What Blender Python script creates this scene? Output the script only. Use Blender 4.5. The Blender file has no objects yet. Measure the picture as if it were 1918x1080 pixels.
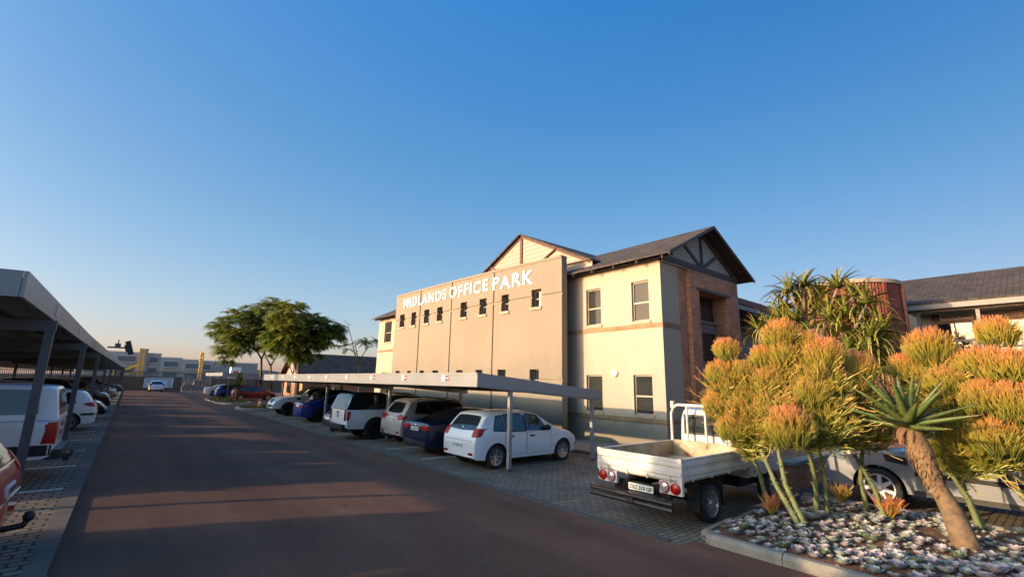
import bpy, bmesh, math, random
from mathutils import Vector, Matrix, Euler
from mathutils.bvhtree import BVHTree
R = math.radians
SC = bpy.context.scene
COL = SC.collection
rnd = random.Random(7)

# ---------------------------------------------------------------- camera frame (solved from the photograph's vanishing points)
FPX = 856.0
CAMZ = 2.3
_A = Vector((240-959., -(703-540.), -FPX)).normalized()
_Z = Vector((84., 4140., -FPX)); _Z = (_Z-_A*_Z.dot(_A)).normalized()
_B = _A.cross(_Z)
CM = Matrix((_B, _A, _Z))
def ray(px, py): return CM @ Vector((px-959., -(py-540.), -FPX))
def atX(px, py, X): d = ray(px, py); return Vector((0,0,CAMZ))+d*(X/d.x)
def atY(px, py, Y): d = ray(px, py); return Vector((0,0,CAMZ))+d*(Y/d.y)
def atZ(px, py, Z): d = ray(px, py); return Vector((0,0,CAMZ))+d*((Z-CAMZ)/d.z)

def sstep(a, b, x):
    t = min(1, max(0, (x-a)/(b-a))); return t*t*(3-2*t)
def rise(Y): return 0.
def gz(X, Y):
    if X < -.36: c = .26
    elif X < 6.68: c = .22*(1-((X+.36)/7.04)**2.2)
    else: c = 0
    return c+rise(Y)
def lerp(a, b, t): return a+(b-a)*t
def interp(x, pts):
    if x <= pts[0][0]: return pts[0][1]
    for (a, b), (c, d) in zip(pts, pts[1:]):
        if x <= c: return b+(d-b)*(x-a)/(c-a) if c > a else d
    return pts[-1][1]

# ---------------------------------------------------------------- materials
MATS = {}
def nmat(name):
    m = bpy.data.materials.new(name); m.use_nodes = True
    nt = m.node_tree; b = nt.nodes['Principled BSDF']
    return m, nt, b
def N(nt, t, **kw):
    n = nt.nodes.new(t)
    for k, v in kw.items():
        if k.startswith('i_'):
            key = k[2:]; key = int(key) if key.isdigit() else key.replace('_', ' ')
            n.inputs[key].default_value = v
        else: setattr(n, k, v)
    return n
def ramp(nt, stops, fac=None):
    n = nt.nodes.new('ShaderNodeValToRGB'); e = n.color_ramp.elements
    while len(e) > 1: e.remove(e[-1])
    e[0].position = stops[0][0]; e[0].color = (*stops[0][1], 1)
    for p, c in stops[1:]:
        x = e.new(p); x.color = (*c, 1)
    if fac is not None: nt.links.new(fac, n.inputs[0])
    return n
def mix(nt, fac, a, b, blend='MIX'):
    n = nt.nodes.new('ShaderNodeMix'); n.data_type = 'RGBA'; n.blend_type = blend
    for i, v in ((0, fac), (6, a), (7, b)):
        if hasattr(v, 'is_linked') or isinstance(v, bpy.types.NodeSocket): nt.links.new(v, n.inputs[i])
        elif i == 0: n.inputs[0].default_value = v
        else: n.inputs[i].default_value = (*v, 1) if len(v) == 3 else v
    return n.outputs[2]
def bump(nt, b, h, strength=.3, dist=.01):
    n = nt.nodes.new('ShaderNodeBump'); n.inputs['Strength'].default_value = strength; n.inputs['Distance'].default_value = dist
    nt.links.new(h, n.inputs['Height']); nt.links.new(n.outputs[0], b.inputs['Normal']); return n
def simple(name, col, rough=.5, metal=0., var=.12, scale=3., coat=0., spec=.5, bmp=0., bscale=60., fine=0.):
    """plain surface with soft uneven tone, slight wear in its gloss"""
    m, nt, b = nmat(name); L = nt.links
    tc = N(nt, 'ShaderNodeTexCoord')
    n1 = N(nt, 'ShaderNodeTexNoise', i_Scale=scale, i_Detail=5.0, i_Roughness=.6); L.new(tc.outputs['Object'], n1.inputs['Vector'])
    c0 = tuple(max(0, c*(1-var)) for c in col); c1 = tuple(c*(1+var) for c in col)
    r = ramp(nt, [(.3, c0), (.7, c1)], n1.outputs[0]); out = r.outputs[0]
    if fine:
        n2 = N(nt, 'ShaderNodeTexNoise', i_Scale=bscale, i_Detail=2.0); L.new(tc.outputs['Object'], n2.inputs['Vector'])
        r2 = ramp(nt, [(.3, (1-fine,)*3), (.7, (1+fine,)*3)], n2.outputs[0])
        out = mix(nt, 1., out, r2.outputs[0], 'MULTIPLY')
    L.new(out, b.inputs['Base Color'])
    b.inputs['Roughness'].default_value = rough; b.inputs['Metallic'].default_value = metal
    b.inputs['Coat Weight'].default_value = coat; b.inputs['Coat Roughness'].default_value = .04
    b.inputs['Specular IOR Level'].default_value = spec
    if bmp:
        n3 = N(nt, 'ShaderNodeTexNoise', i_Scale=bscale, i_Detail=4.0); L.new(tc.outputs['Object'], n3.inputs['Vector'])
        bump(nt, b, n3.outputs[0], bmp)
    MATS[name] = m; return m
def brickmat(name, c1, c2, mortar, bw, rh, ms=.01, rough=.8, offset=.5, tint=.25, bmp=.6, dirt=.25, mscale=.0, squash=1.):
    m, nt, b = nmat(name); L = nt.links
    uv = N(nt, 'ShaderNodeUVMap'); uv.uv_map = 'uv'
    t = N(nt, 'ShaderNodeTexBrick', offset=offset, i_Scale=1., i_Mortar_Size=ms, i_Mortar_Smooth=.15, i_Brick_Width=bw, i_Row_Height=rh, i_Bias=0.)
    t.inputs['Color1'].default_value = (*c1, 1); t.inputs['Color2'].default_value = (*c2, 1); t.inputs['Mortar'].default_value = (*mortar, 1)
    L.new(uv.outputs[0], t.inputs['Vector'])
    n1 = N(nt, 'ShaderNodeTexNoise', i_Scale=1.3, i_Detail=6.0); L.new(uv.outputs[0], n1.inputs['Vector'])
    r = ramp(nt, [(.3, (1-dirt,)*3), (.72, (1+dirt*.6,)*3)], n1.outputs[0])
    o = mix(nt, 1., t.outputs[0], r.outputs[0], 'MULTIPLY')
    n2 = N(nt, 'ShaderNodeTexNoise', i_Scale=26., i_Detail=4.0); L.new(uv.outputs[0], n2.inputs['Vector'])
    r2 = ramp(nt, [(.3, (1-tint,)*3), (.7, (1+tint,)*3)], n2.outputs[0])
    o = mix(nt, 1., o, r2.outputs[0], 'MULTIPLY'); L.new(o, b.inputs['Base Color'])
    b.inputs['Roughness'].default_value = rough
    inv = N(nt, 'ShaderNodeMath', operation='MULTIPLY_ADD', i_1=-1., i_2=1.); L.new(t.outputs['Fac'], inv.inputs[0])
    ad = N(nt, 'ShaderNodeMath', operation='MULTIPLY_ADD', i_1=.35); L.new(n2.outputs[0], ad.inputs[0]); L.new(inv.outputs[0], ad.inputs[2])
    bump(nt, b, ad.outputs[0], bmp, .012)
    MATS[name] = m; return m

# ---------------------------------------------------------------- mesh builder
class MB:
    def __init__(s): s.v = []; s.f = []; s.m = []; s.uvc = []; s.cur = 0
    def quad(s, *p):
        i = len(s.v); s.v += [tuple(q) for q in p]; s.f.append(tuple(range(i, i+len(p)))); s.m.append(s.cur); return s
    def mesh(s, verts, faces):
        i = len(s.v); s.v += [tuple(q) for q in verts]
        for f in faces: s.f.append(tuple(i+k for k in f)); s.m.append(s.cur)
        return s
    def box(s, x0, x1, y0, y1, z0, z1, M=None):
        p = [Vector((x, y, z)) for z in (z0, z1) for x, y in ((x0, y0), (x1, y0), (x1, y1), (x0, y1))]
        if M is not None: p = [M @ q for q in p]
        return s.mesh(p, [(3, 2, 1, 0), (4, 5, 6, 7), (0, 1, 5, 4), (1, 2, 6, 5), (2, 3, 7, 6), (3, 0, 4, 7)])
    def bar(s, a, b, w, h=None, up=Vector((0, 0, 1))):
        """rectangular bar from a to b"""
        a = Vector(a); b = Vector(b); h = h or w; d = (b-a)
        if d.length < 1e-6: return s
        dn = d.normalized()
        if abs(dn.dot(up)) > .98: up = Vector((0, 1, 0))
        sd = dn.cross(up).normalized(); u2 = sd.cross(dn)
        p = [q+sd*i*w/2+u2*j*h/2 for q in (a, b) for i, j in ((-1, -1), (1, -1), (1, 1), (-1, 1))]
        return s.mesh(p, [(3, 2, 1, 0), (4, 5, 6, 7), (0, 1, 5, 4), (1, 2, 6, 5), (2, 3, 7, 6), (3, 0, 4, 7)])
    def tube(s, path, r, n=8, cap=True):
        path = [Vector(p) for p in path]; K = len(path)
        rr = r if isinstance(r, (list, tuple)) else [r]*K
        vs = []; fs = []; prev = None
        for i, p in enumerate(path):
            t = (path[min(i+1, K-1)]-path[max(i-1, 0)]).normalized()
            if prev is None:
                ref = Vector((0, 0, 1)) if abs(t.z) < .9 else Vector((1, 0, 0)); a = t.cross(ref).normalized()
            else:
                a = prev-t*prev.dot(t); a = a.normalized() if a.length > 1e-6 else prev
            prev = a; b = t.cross(a)
            for k in range(n):
                w = 2*math.pi*k/n; vs.append(p+(a*math.cos(w)+b*math.sin(w))*rr[i])
        for i in range(K-1):
            for k in range(n):
                k2 = (k+1) % n; fs.append((i*n+k, i*n+k2, (i+1)*n+k2, (i+1)*n+k))
        if cap: fs.append(tuple(reversed(range(n)))); fs.append(tuple((K-1)*n+k for k in range(n)))
        return s.mesh(vs, fs)
    def prism(s, poly, d):
        """poly: list of 3D points (planar), extruded by vector d"""
        n = len(poly); P = [Vector(p) for p in poly]; d = Vector(d)
        fs = [tuple(reversed(range(n))), tuple(range(n, 2*n))]
        fs += [(i, (i+1) % n, n+(i+1) % n, n+i) for i in range(n)]
        return s.mesh(P+[p+d for p in P], fs)
    def lathe(s, prof, n=24, axis='z', c=(0, 0, 0), a0=0, a1=2*math.pi):
        vs = []; fs = []; K = len(prof); full = abs(a1-a0-2*math.pi) < 1e-6; M_ = n if full else n+1
        c = Vector(c)
        for i in range(M_):
            w = a0+(a1-a0)*i/n
            for r, h in prof:
                if axis == 'z': q = (r*math.cos(w), r*math.sin(w), h)
                else: q = (r*math.cos(w), h, r*math.sin(w))
                vs.append(c+Vector(q))
        for i in range(n):
            j = (i+1) % M_
            for k in range(K-1): fs.append((i*K+k, j*K+k, j*K+k+1, i*K+k+1))
        return s.mesh(vs, fs)
    def build(s, name, mats, parent=None, smooth=False, uv=True, fix=True, ang=None, world=True):
        me = bpy.data.meshes.new(name); me.from_pydata(s.v, [], s.f); me.update()
        ml = mats if isinstance(mats, (list, tuple)) else [mats]
        for m in ml: me.materials.append(MATS[m] if isinstance(m, str) else m)
        if len(ml) > 1: me.polygons.foreach_set('material_index', s.m)
        if fix:
            bm = bmesh.new(); bm.from_mesh(me)
            if smooth: bmesh.ops.remove_doubles(bm, verts=bm.verts, dist=1e-5)
            bmesh.ops.recalc_face_normals(bm, faces=bm.faces); bm.to_mesh(me); bm.free()
        if uv: boxuv(me)
        if smooth:
            me.polygons.foreach_set('use_smooth', [True]*len(me.polygons))
            if ang: me.set_sharp_from_angle(angle=R(ang))
        o = bpy.data.objects.new(name, me); COL.objects.link(o)
        if parent is not None: setpar(o, parent, world)
        return o
def boxuv(me):
    l = me.uv_layers.new(name='uv'); d = l.data; vs = me.vertices
    for p in me.polygons:
        n = p.normal
        if abs(n.z) > .999: t = Vector((1, 0, 0)); b = Vector((0, 1, 0))
        else: t = Vector((0, 0, 1)).cross(n).normalized(); b = n.cross(t)
        for li in p.loop_indices:
            co = vs[me.loops[li].vertex_index].co; d[li].uv = (co.dot(t), co.dot(b))
def wmat(o):
    m = Matrix.LocRotScale(o.location, o.rotation_euler, o.scale)
    return (wmat(o.parent) @ o.matrix_parent_inverse @ m) if o.parent else m
def setpar(o, parent, world=True):
    o.parent = parent
    if world: o.matrix_parent_inverse = wmat(parent).inverted()
def tag(o, label=None, cat=None, group=None, kind=None):
    if label: o['label'] = label
    if cat: o['category'] = cat
    if group: o['group'] = group
    if kind: o['kind'] = kind
    return o
def thing(name, label, cat, loc=(0, 0, 0), rotz=0., group=None):
    o = bpy.data.objects.new(name, None); COL.objects.link(o); o.location = loc; o.rotation_euler = (0, 0, rotz)
    o.empty_display_size = .2
    return tag(o, label, cat, group)
def kids(o): return [c for c in COL.objects if c.parent == o]
def copy_tree(o, loc=None, rotz=None, label=None, parent=None):
    c = o.copy(); COL.objects.link(c)
    if loc is not None: c.location = loc
    if rotz is not None: c.rotation_euler = (0, 0, rotz)
    if label: c['label'] = label
    if parent is not None: c.parent = parent
    for k in kids(o): copy_tree(k, parent=c)
    return c
def struct(o): return tag(o, kind='structure')
def textmesh(s, size, extrude=.0, offset=0., align='LEFT', space=1., shear=0.):
    cu = bpy.data.curves.new('lettering', 'FONT'); cu.body = s; cu.size = size; cu.extrude = extrude; cu.offset = offset
    cu.align_x = align; cu.space_character = space; cu.resolution_u = 3; cu.shear = shear
    o = bpy.data.objects.new('lettering', cu); COL.objects.link(o)
    dg = bpy.context.evaluated_depsgraph_get(); me = bpy.data.meshes.new_from_object(o.evaluated_get(dg))
    v = [p.co.copy() for p in me.vertices]; f = [tuple(p.vertices) for p in me.polygons]
    COL.objects.unlink(o); bpy.data.objects.remove(o); bpy.data.curves.remove(cu); bpy.data.meshes.remove(me)
    return v, f
def wallface(mb, P, u0, u1, z0, z1, ops, depth):
    """outer skin of a wall with reveals round its openings; P(u, z, d) -> point, d = depth inwards"""
    us = sorted({u0, u1, *[v for o in ops for v in (o[0], o[1])]}); zs = sorted({z0, z1, *[v for o in ops for v in (o[2], o[3])]})
    us = [u for u in us if u0 <= u <= u1]; zs = [z for z in zs if z0 <= z <= z1]
    for a, b in zip(us, us[1:]):
        for c, d in zip(zs, zs[1:]):
            mu, mz = (a+b)/2, (c+d)/2
            if any(o[0] < mu < o[1] and o[2] < mz < o[3] for o in ops): continue
            mb.quad(P(a, c, 0), P(b, c, 0), P(b, d, 0), P(a, d, 0))
    for a, b, c, d in ops:
        mb.quad(P(a, c, 0), P(a, d, 0), P(a, d, depth), P(a, c, depth)); mb.quad(P(b, d, 0), P(b, c, 0), P(b, c, depth), P(b, d, depth))
        mb.quad(P(a, d, 0), P(b, d, 0), P(b, d, depth), P(a, d, depth)); mb.quad(P(b, c, 0), P(a, c, 0), P(a, c, depth), P(b, c, depth))
def pbox(mb, P, a, b, c, d, e, f):
    """box in wall coordinates: u a..b, z c..d, depth e..f"""
    p = [P(u, z, k) for k in (e, f) for u, z in ((a, c), (b, c), (b, d), (a, d))]
    mb.mesh(p, [(3, 2, 1, 0), (4, 5, 6, 7), (0, 1, 5, 4), (1, 2, 6, 5), (2, 3, 7, 6), (3, 0, 4, 7)])
def add_window(parent, P, a, b, c, d, depth=.12, trans=.5, frame='window_frame', pane='pane_blind', sill=True, mull=None, fw=.05, split=.46):
    """framed sash window standing in its reveal"""
    fr = MB(); e0, e1 = depth-.05, depth+.01
    pbox(fr, P, a+.004, a+fw, c+.004, d-.004, e0, e1); pbox(fr, P, b-fw, b-.004, c+.004, d-.004, e0, e1)
    pbox(fr, P, a+fw, b-fw, d-fw, d-.004, e0, e1); pbox(fr, P, a+fw, b-fw, c+.004, c+fw, e0, e1)
    if split: zz = c+(d-c)*split; pbox(fr, P, a+fw, b-fw, zz-.03, zz+.03, e0-.008, e1)
    if mull:
        for k in mull: uu = a+(b-a)*k; pbox(fr, P, uu-.025, uu+.025, c+fw, d-fw, e0+.002, e1)
    o = fr.build('window', frame, parent)
    pn = MB(); pbox(pn, P, a+fw*.6, b-fw*.6, c+fw*.6, d-fw*.6, depth-.02, depth-.005); q = pn.build('pane', pane, o)
    if sill:
        s_ = MB(); pbox(s_, P, a-.06, b+.06, c-.11, c-.002, -.05, depth-.06); s_.build('sill', 'plaster_trim', o)
    return o

# ---------------------------------------------------------------- common materials
def plaster(name, col, streak=.16):
    m, nt, b = nmat(name); L = nt.links; tc = N(nt, 'ShaderNodeTexCoord')
    mp = N(nt, 'ShaderNodeMapping'); mp.inputs['Scale'].default_value = (3.2, 3.2, .16); L.new(tc.outputs['Object'], mp.inputs[0])
    n1 = N(nt, 'ShaderNodeTexNoise', i_Scale=1., i_Detail=6.0, i_Roughness=.65); L.new(mp.outputs[0], n1.inputs['Vector'])
    n2 = N(nt, 'ShaderNodeTexNoise', i_Scale=.45, i_Detail=4.0); L.new(tc.outputs['Object'], n2.inputs['Vector'])
    n3 = N(nt, 'ShaderNodeTexNoise', i_Scale=110., i_Detail=3.0); L.new(tc.outputs['Object'], n3.inputs['Vector'])
    r1 = ramp(nt, [(.34, (1-streak, 1-streak*1.1, 1-streak*1.2)), (.56, (1., 1., 1.))], n1.outputs[0]); r2 = ramp(nt, [(.3, (.93, .925, .91)), (.7, (1.05, 1.05, 1.05))], n2.outputs[0]); r3 = ramp(nt, [(.3, (.94,)*3), (.7, (1.05,)*3)], n3.outputs[0])
    o = mix(nt, 1., r1.outputs[0], r2.outputs[0], 'MULTIPLY'); o = mix(nt, 1., o, r3.outputs[0], 'MULTIPLY'); o = mix(nt, 1., o, col, 'MULTIPLY')
    sp = N(nt, 'ShaderNodeSeparateXYZ'); L.new(tc.outputs['Object'], sp.inputs[0])
    ad = N(nt, 'ShaderNodeMath', operation='MULTIPLY_ADD', i_1=-1.3); L.new(n1.outputs[0], ad.inputs[0]); L.new(sp.outputs[2], ad.inputs[2])
    rb = ramp(nt, [(0., (.62, .56, .48)), (.5, (1, 1, 1))], ad.outputs[0]); o = mix(nt, .7, o, mix(nt, 1., o, rb.outputs[0], 'MULTIPLY'))
    L.new(o, b.inputs['Base Color']); b.inputs['Roughness'].default_value = .88; bump(nt, b, n3.outputs[0], .2, .006); MATS[name] = m
plaster('plaster_cream', (.39, .345, .272), .05)
simple('plaster_trim', (.35, .29, .225), .8, var=.05, bmp=.1)
plaster('plaster_screen', (.245, .208, .160), .05)
simple('groove_dark', (.16, .12, .08), .9)
simple('window_frame', (.30, .26, .21), .5, metal=.2)
simple('dark_frame', (.06, .055, .05), .5, metal=.2)
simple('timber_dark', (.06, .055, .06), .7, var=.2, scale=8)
simple('timber_red', (.10, .048, .036), .7, var=.2, scale=8)
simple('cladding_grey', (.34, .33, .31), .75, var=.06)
simple('cladding_cream', (.34, .28, .23), .75, var=.05)
simple('white_letter', (.86, .86, .84), .5, var=.02)
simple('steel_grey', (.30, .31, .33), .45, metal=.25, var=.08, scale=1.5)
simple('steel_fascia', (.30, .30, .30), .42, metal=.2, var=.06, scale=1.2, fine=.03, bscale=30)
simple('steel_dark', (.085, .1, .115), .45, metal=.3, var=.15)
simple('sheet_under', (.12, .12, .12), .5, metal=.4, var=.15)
simple('sign_white', (.78, .78, .75), .5, var=.03)
simple('sign_red', (.62, .05, .025), .5, var=.08)
simple('sign_beige', (.50, .48, .44), .5, var=.05)
simple('sign_blue', (.03, .07, .22), .5)
simple('sign_ink', (.02, .02, .02), .6)
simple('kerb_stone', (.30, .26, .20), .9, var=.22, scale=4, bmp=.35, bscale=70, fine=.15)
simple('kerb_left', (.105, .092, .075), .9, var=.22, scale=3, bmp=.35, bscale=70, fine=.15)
simple('line_white', (.68, .66, .60), .8, var=.2, scale=9, fine=.2, bscale=40)
simple('line_yellow', (.26, .19, .075), .8, var=.3, scale=9, fine=.25, bscale=40)
simple('soil', (.13, .065, .036), .95, var=.35, scale=6, bmp=.8, bscale=45, fine=.3)
simple('rubber', (.022, .022, .022), .75, var=.15)
simple('trim_black', (.018, .018, .019), .5, var=.1)
simple('under_black', (.008, .008, .008), .9)
simple('rim_silver', (.55, .55, .56), .3, metal=.85, var=.05)
simple('rim_dark', (.03, .03, .032), .35, metal=.6)
simple('rim_white', (.66, .66, .66), .4, metal=.2)
simple('chrome', (.7, .7, .72), .12, metal=1., var=.02)
simple('plate_white', (.72, .72, .68), .5, var=.03)
simple('lamp_red', (.34, .002, .002), .3, coat=.0, var=.12, scale=14)
simple('lamp_dark_red', (.2, .006, .008), .2, coat=.3, var=.2, scale=14)
simple('lamp_clear', (.55, .56, .58), .08, metal=.55, coat=1., var=.3, scale=18)
simple('lamp_amber', (.55, .17, .02), .15, coat=1.)
simple('lamp_globe', (.68, .66, .58), .3, var=.03)
def glassmat(name, col, rough=.03, spec=.9):
    m = simple(name, col, rough, var=.1, spec=spec); m.node_tree.nodes['Principled BSDF'].inputs['IOR'].default_value = 1.6; return m
glassmat('car_glass', (.012, .014, .016))
glassmat('car_glass_blue', (.022, .032, .036))
glassmat('pane_dark', (.02, .025, .03), spec=1.)
def blindmat():
    m, nt, b = nmat('pane_blind'); L = nt.links
    tc = N(nt, 'ShaderNodeTexCoord'); sp = N(nt, 'ShaderNodeSeparateXYZ'); L.new(tc.outputs['Object'], sp.inputs[0])
    w = N(nt, 'ShaderNodeMath', operation='MULTIPLY', i_1=22.); L.new(sp.outputs[2], w.inputs[0])
    fr = N(nt, 'ShaderNodeMath', operation='FRACT'); L.new(w.outputs[0], fr.inputs[0])
    n = N(nt, 'ShaderNodeTexNoise', i_Scale=.9, i_Detail=1.0); L.new(tc.outputs['Object'], n.inputs['Vector'])
    r = ramp(nt, [(.0, (.012, .014, .014)), (.45, (.02, .022, .02)), (.55, (.075, .078, .068)), (1., (.055, .058, .05))], fr.outputs[0])
    o = mix(nt, n.outputs[0], (.02, .024, .026), r.outputs[0]); L.new(o, b.inputs['Base Color'])
    b.inputs['Roughness'].default_value = .03; b.inputs['IOR'].default_value = 1.45; b.inputs['Specular IOR Level'].default_value = .32
    MATS['pane_blind'] = m
blindmat()
brickmat('brick_red', (.56, .26, .135), (.37, .15, .075), (.34, .25, .17), .235, .085, .009, tint=.3)
brickmat('brick_course', (.31, .215, .115), (.26, .17, .085), (.22, .165, .10), .085, .5, .009, offset=0., tint=.2)
brickmat('roof_tile', (.042, .034, .028), (.088, .070, .056), (.014, .012, .010), .36, .21, .016, rough=.85, tint=.3, bmp=1., dirt=.3)
brickmat('paver', (.25, .20, .145), (.185, .15, .108), (.055, .045, .034), .22, .11, .012, rough=.9, tint=.3, bmp=.9, dirt=.35)
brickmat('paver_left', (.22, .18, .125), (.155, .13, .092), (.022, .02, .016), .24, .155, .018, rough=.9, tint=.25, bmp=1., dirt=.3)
def asphaltmat():
    m, nt, b = nmat('asphalt'); L = nt.links
    tc = N(nt, 'ShaderNodeTexCoord')
    def no(s, d=5., r=.6):
        n = N(nt, 'ShaderNodeTexNoise', i_Scale=s, i_Detail=d, i_Roughness=r); L.new(tc.outputs['Object'], n.inputs['Vector']); return n.outputs[0]
    a = ramp(nt, [(.32, (.155, .075, .047)), (.52, (.19, .093, .058)), (.7, (.24, .12, .075))], no(.35, 6.))
    f = ramp(nt, [(.25, (.4, .4, .43)), (.5, (.95, .95, .95)), (.72, (2.1, 1.9, 1.75))], no(55., 5., .8))
    o = mix(nt, 1., a.outputs[0], f.outputs[0], 'MULTIPLY')
    s = ramp(nt, [(.60, (0, 0, 0)), (.72, (1, 1, 1))], no(.9, 3.))
    sm = N(nt, 'ShaderNodeMath', operation='MULTIPLY', i_1=.35); L.new(s.outputs[0], sm.inputs[0])
    o = mix(nt, sm.outputs[0], o, (.20, .15, .125))
    s2 = ramp(nt, [(.64, (0, 0, 0)), (.74, (1, 1, 1))], no(1.7, 4.))
    sm2 = N(nt, 'ShaderNodeMath', operation='MULTIPLY', i_1=.45); L.new(s2.outputs[0], sm2.inputs[0])
    o = mix(nt, sm2.outputs[0], o, (.045, .036, .034))
    mp = N(nt, 'ShaderNodeMapping'); mp.inputs['Scale'].default_value = (1.1, .05, 1); L.new(tc.outputs['Object'], mp.inputs[0])
    nw = N(nt, 'ShaderNodeTexNoise', i_Scale=1., i_Detail=3.0); L.new(mp.outputs[0], nw.inputs['Vector'])
    tr = ramp(nt, [(.36, (.80, .79, .80)), (.6, (1.08, 1.07, 1.06))], nw.outputs[0]); o = mix(nt, 1., o, tr.outputs[0], 'MULTIPLY')
    sp3 = ramp(nt, [(.74, (1, 1, 1)), (.78, (.5, .49, .5))], no(3.1, 2.)); o = mix(nt, .8, o, mix(nt, 1., o, sp3.outputs[0], 'MULTIPLY'))
    L.new(o, b.inputs['Base Color']); b.inputs['Roughness'].default_value = .9; b.inputs['Diffuse Roughness'].default_value = 1.; b.inputs['Specular IOR Level'].default_value = .25
    bp = bump(nt, b, no(70., 4., .75), 1., .02)
    MATS['asphalt'] = m
asphaltmat()
simple('terrain', (.26, .22, .15), .95, var=.3, scale=.15, bmp=.3, bscale=8)
simple('grass_ground', (.05, .065, .02), .95, var=.4, scale=4)
# ================================================================ SETTING: ground, road, paving
def sheet(name, X0, X1, Y0, Y1, nx, ny, zf, m):
    mb = MB(); vs = []; fs = []
    for j in range(ny+1):
        for i in range(nx+1):
            x = lerp(X0, X1, i/nx); y = lerp(Y0, Y1, j/ny); vs.append((x, y, zf(x, y)))
    for j in range(ny):
        for i in range(nx):
            k = j*(nx+1)+i; fs.append((k, k+1, k+nx+2, k+nx+1))
    mb.mesh(vs, fs); return struct(mb.build(name, m, smooth=True))
def terrain_z(x, y):
    c = .16 if x < -.36 else 0
    return c+rise(y)-.06
mb = MB(); xs = [-700, -300, -120, -60, -30, -12, -6, -.4, 2, 4, 6.1, 10, 16, 30, 60, 120, 300, 700]; ys = [-300, -120, -40, -10, 0, 10, 20, 28, 32, 36, 40, 44, 48, 52, 56, 62, 80, 120, 200, 400, 900]
vs = [(x, y, terrain_z(x, y)) for y in ys for x in xs]; n = len(xs)
mb.mesh(vs, [(j*n+i, j*n+i+1, (j+1)*n+i+1, (j+1)*n+i) for j in range(len(ys)-1) for i in range(n-1)])
struct(mb.build('ground', 'terrain', smooth=True))
road_z = lambda x, y: .22*(1-((x+.36)/7.04)**2.2)+rise(y)
sheet('road', -.36, 6.68, -14, 89, 14, 120, road_z, 'asphalt')
sheet('road_widening', 6.68, 7.05, -14, 4.1, 2, 20, lambda x, y: .0, 'asphalt')
sheet('side_road', 6.68, 40, 36.2, 89, 4, 30, lambda x, y: rise(y)-.004, 'asphalt')
sheet('parking_paving', 6.68, 25.9, 4.1, 36.2, 4, 60, lambda x, y: rise(y), 'paver')
sheet('parking_paving', 7.05, 25.9, -14, 4.1, 4, 30, lambda x, y: rise(y), 'paver')
sheet('parking_paving', -9., -.56, -14, 88, 4, 60, lambda x, y: .26+rise(y), 'paver_left')
# kerbs along the road
mb = MB(); y = -14.
while y < 88:
    z = rise(y+.5); mb.box(-.56, -.36, y, y+.992, z+.05, z+.266); y += 1.
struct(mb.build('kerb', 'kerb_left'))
mb = MB(); y = 2.
mb = MB(); y = 4.3
while y < 36:
    z = rise(y+.5); mb.box(6.62, 6.78, y, y+.992, z-.05, z+.012); y += 1.
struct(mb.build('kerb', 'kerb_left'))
# painted bay lines
mb = MB()
for k in range(9):
    yy = 12.95+2.5*k; z = rise(yy)+.005
    mb.quad((7.2, yy-.05, z), (11.8, yy-.05, z), (11.8, yy+.05, z), (7.2, yy+.05, z))
for k, (x0, x1) in enumerate([(-3.2, -.62)]*26):
    yy = 12.05+2.82*k; z = .265+rise(yy)
    mb.quad((x0, yy-.05, z), (x1, yy-.05, z), (x1, yy+.05, z), (x0, yy+.05, z))
struct(mb.build('bay_markings', 'line_white'))
mb = MB(); mb.quad((6.7, 10.12, .005), (11.6, 10.32, .005), (11.6, 10.40, .005), (6.7, 10.20, .005))
mb.quad((6.6, 6.9, .005), (7.6, 6.75, .005), (7.6, 6.85, .005), (6.6, 7.0, .005))
struct(mb.build('yellow_marking', 'line_yellow'))
# walkway in front of the building
mb = MB(); mb.box(12.35, 14.8, 9.0, 34, -.05, .10); struct(mb.build('walkway', 'kerb_stone'))
# distant hills
mb = MB(); vs = []; fs = []; K = 60
for i in range(K+1):
    x = -500+i*30; h = 5+6*math.sin(i*.37)+4*math.sin(i*.91+1)
    vs += [(x, 780+40*math.sin(i*.2), -5), (x, 800+40*math.sin(i*.2), max(2, h)), (x, 900, -5)]
for i in range(K):
    for k in range(2): fs.append((i*3+k, i*3+3+k, i*3+4+k, i*3+1+k))
simple('far_hill', (.11, .115, .11), .95); mb.mesh(vs, fs); struct(mb.build('hills', 'far_hill', smooth=True))

# ================================================================ RIGHT CARPORT
def corrugated(mb, P, y0, y1, a0, a1, pitch=.19, amp=.028, cols=4):
    y = y0; prev = None
    prof = [(0, 0), (.35, 0), (.5, 1), (.85, 1)]
    pts = []
    while y < y1:
        for fx, h in prof:
            if y+fx*pitch <= y1: pts.append((y+fx*pitch, h*amp))
        y += pitch
    i0 = len(mb.v); vs = []; fs = []
    for (yy, h) in pts:
        for c in range(cols+1): vs.append(Vector(P(yy, lerp(a0, a1, c/cols)))+Vector((0, 0, h)))
    for i in range(len(pts)-1):
        for c in range(cols): k = i*(cols+1)+c; fs.append((k, k+1, k+cols+2, k+cols+1))
    mb.mesh(vs, fs)
cp = thing('carport', 'long low grey steel carport with red and white bay signs before the cream building', 'carport', (9.5, 21.5, 0))
RX0, RX1, RY0, RY1 = 7.0, 12.0, 9.9, 34.5
def zroof(x): return lerp(2.47, 2.03, (x-RX0)/(RX1-RX0))
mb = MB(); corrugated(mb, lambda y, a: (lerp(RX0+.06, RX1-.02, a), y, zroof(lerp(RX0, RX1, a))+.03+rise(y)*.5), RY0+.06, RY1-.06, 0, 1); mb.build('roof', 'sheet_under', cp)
mb = MB(); mb.box(RX0, RX0+.05, RY0, RY1, 2.19, 2.555); mb.box(RX0-.012, RX0, RY0, RY1, 2.50, 2.56)
mb.prism([(RX0+.05, RY0, 2.20), (RX1, RY0, 1.84), (RX1, RY0, 2.115), (RX0+.05, RY0, 2.555)], (0, .05, 0))
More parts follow.
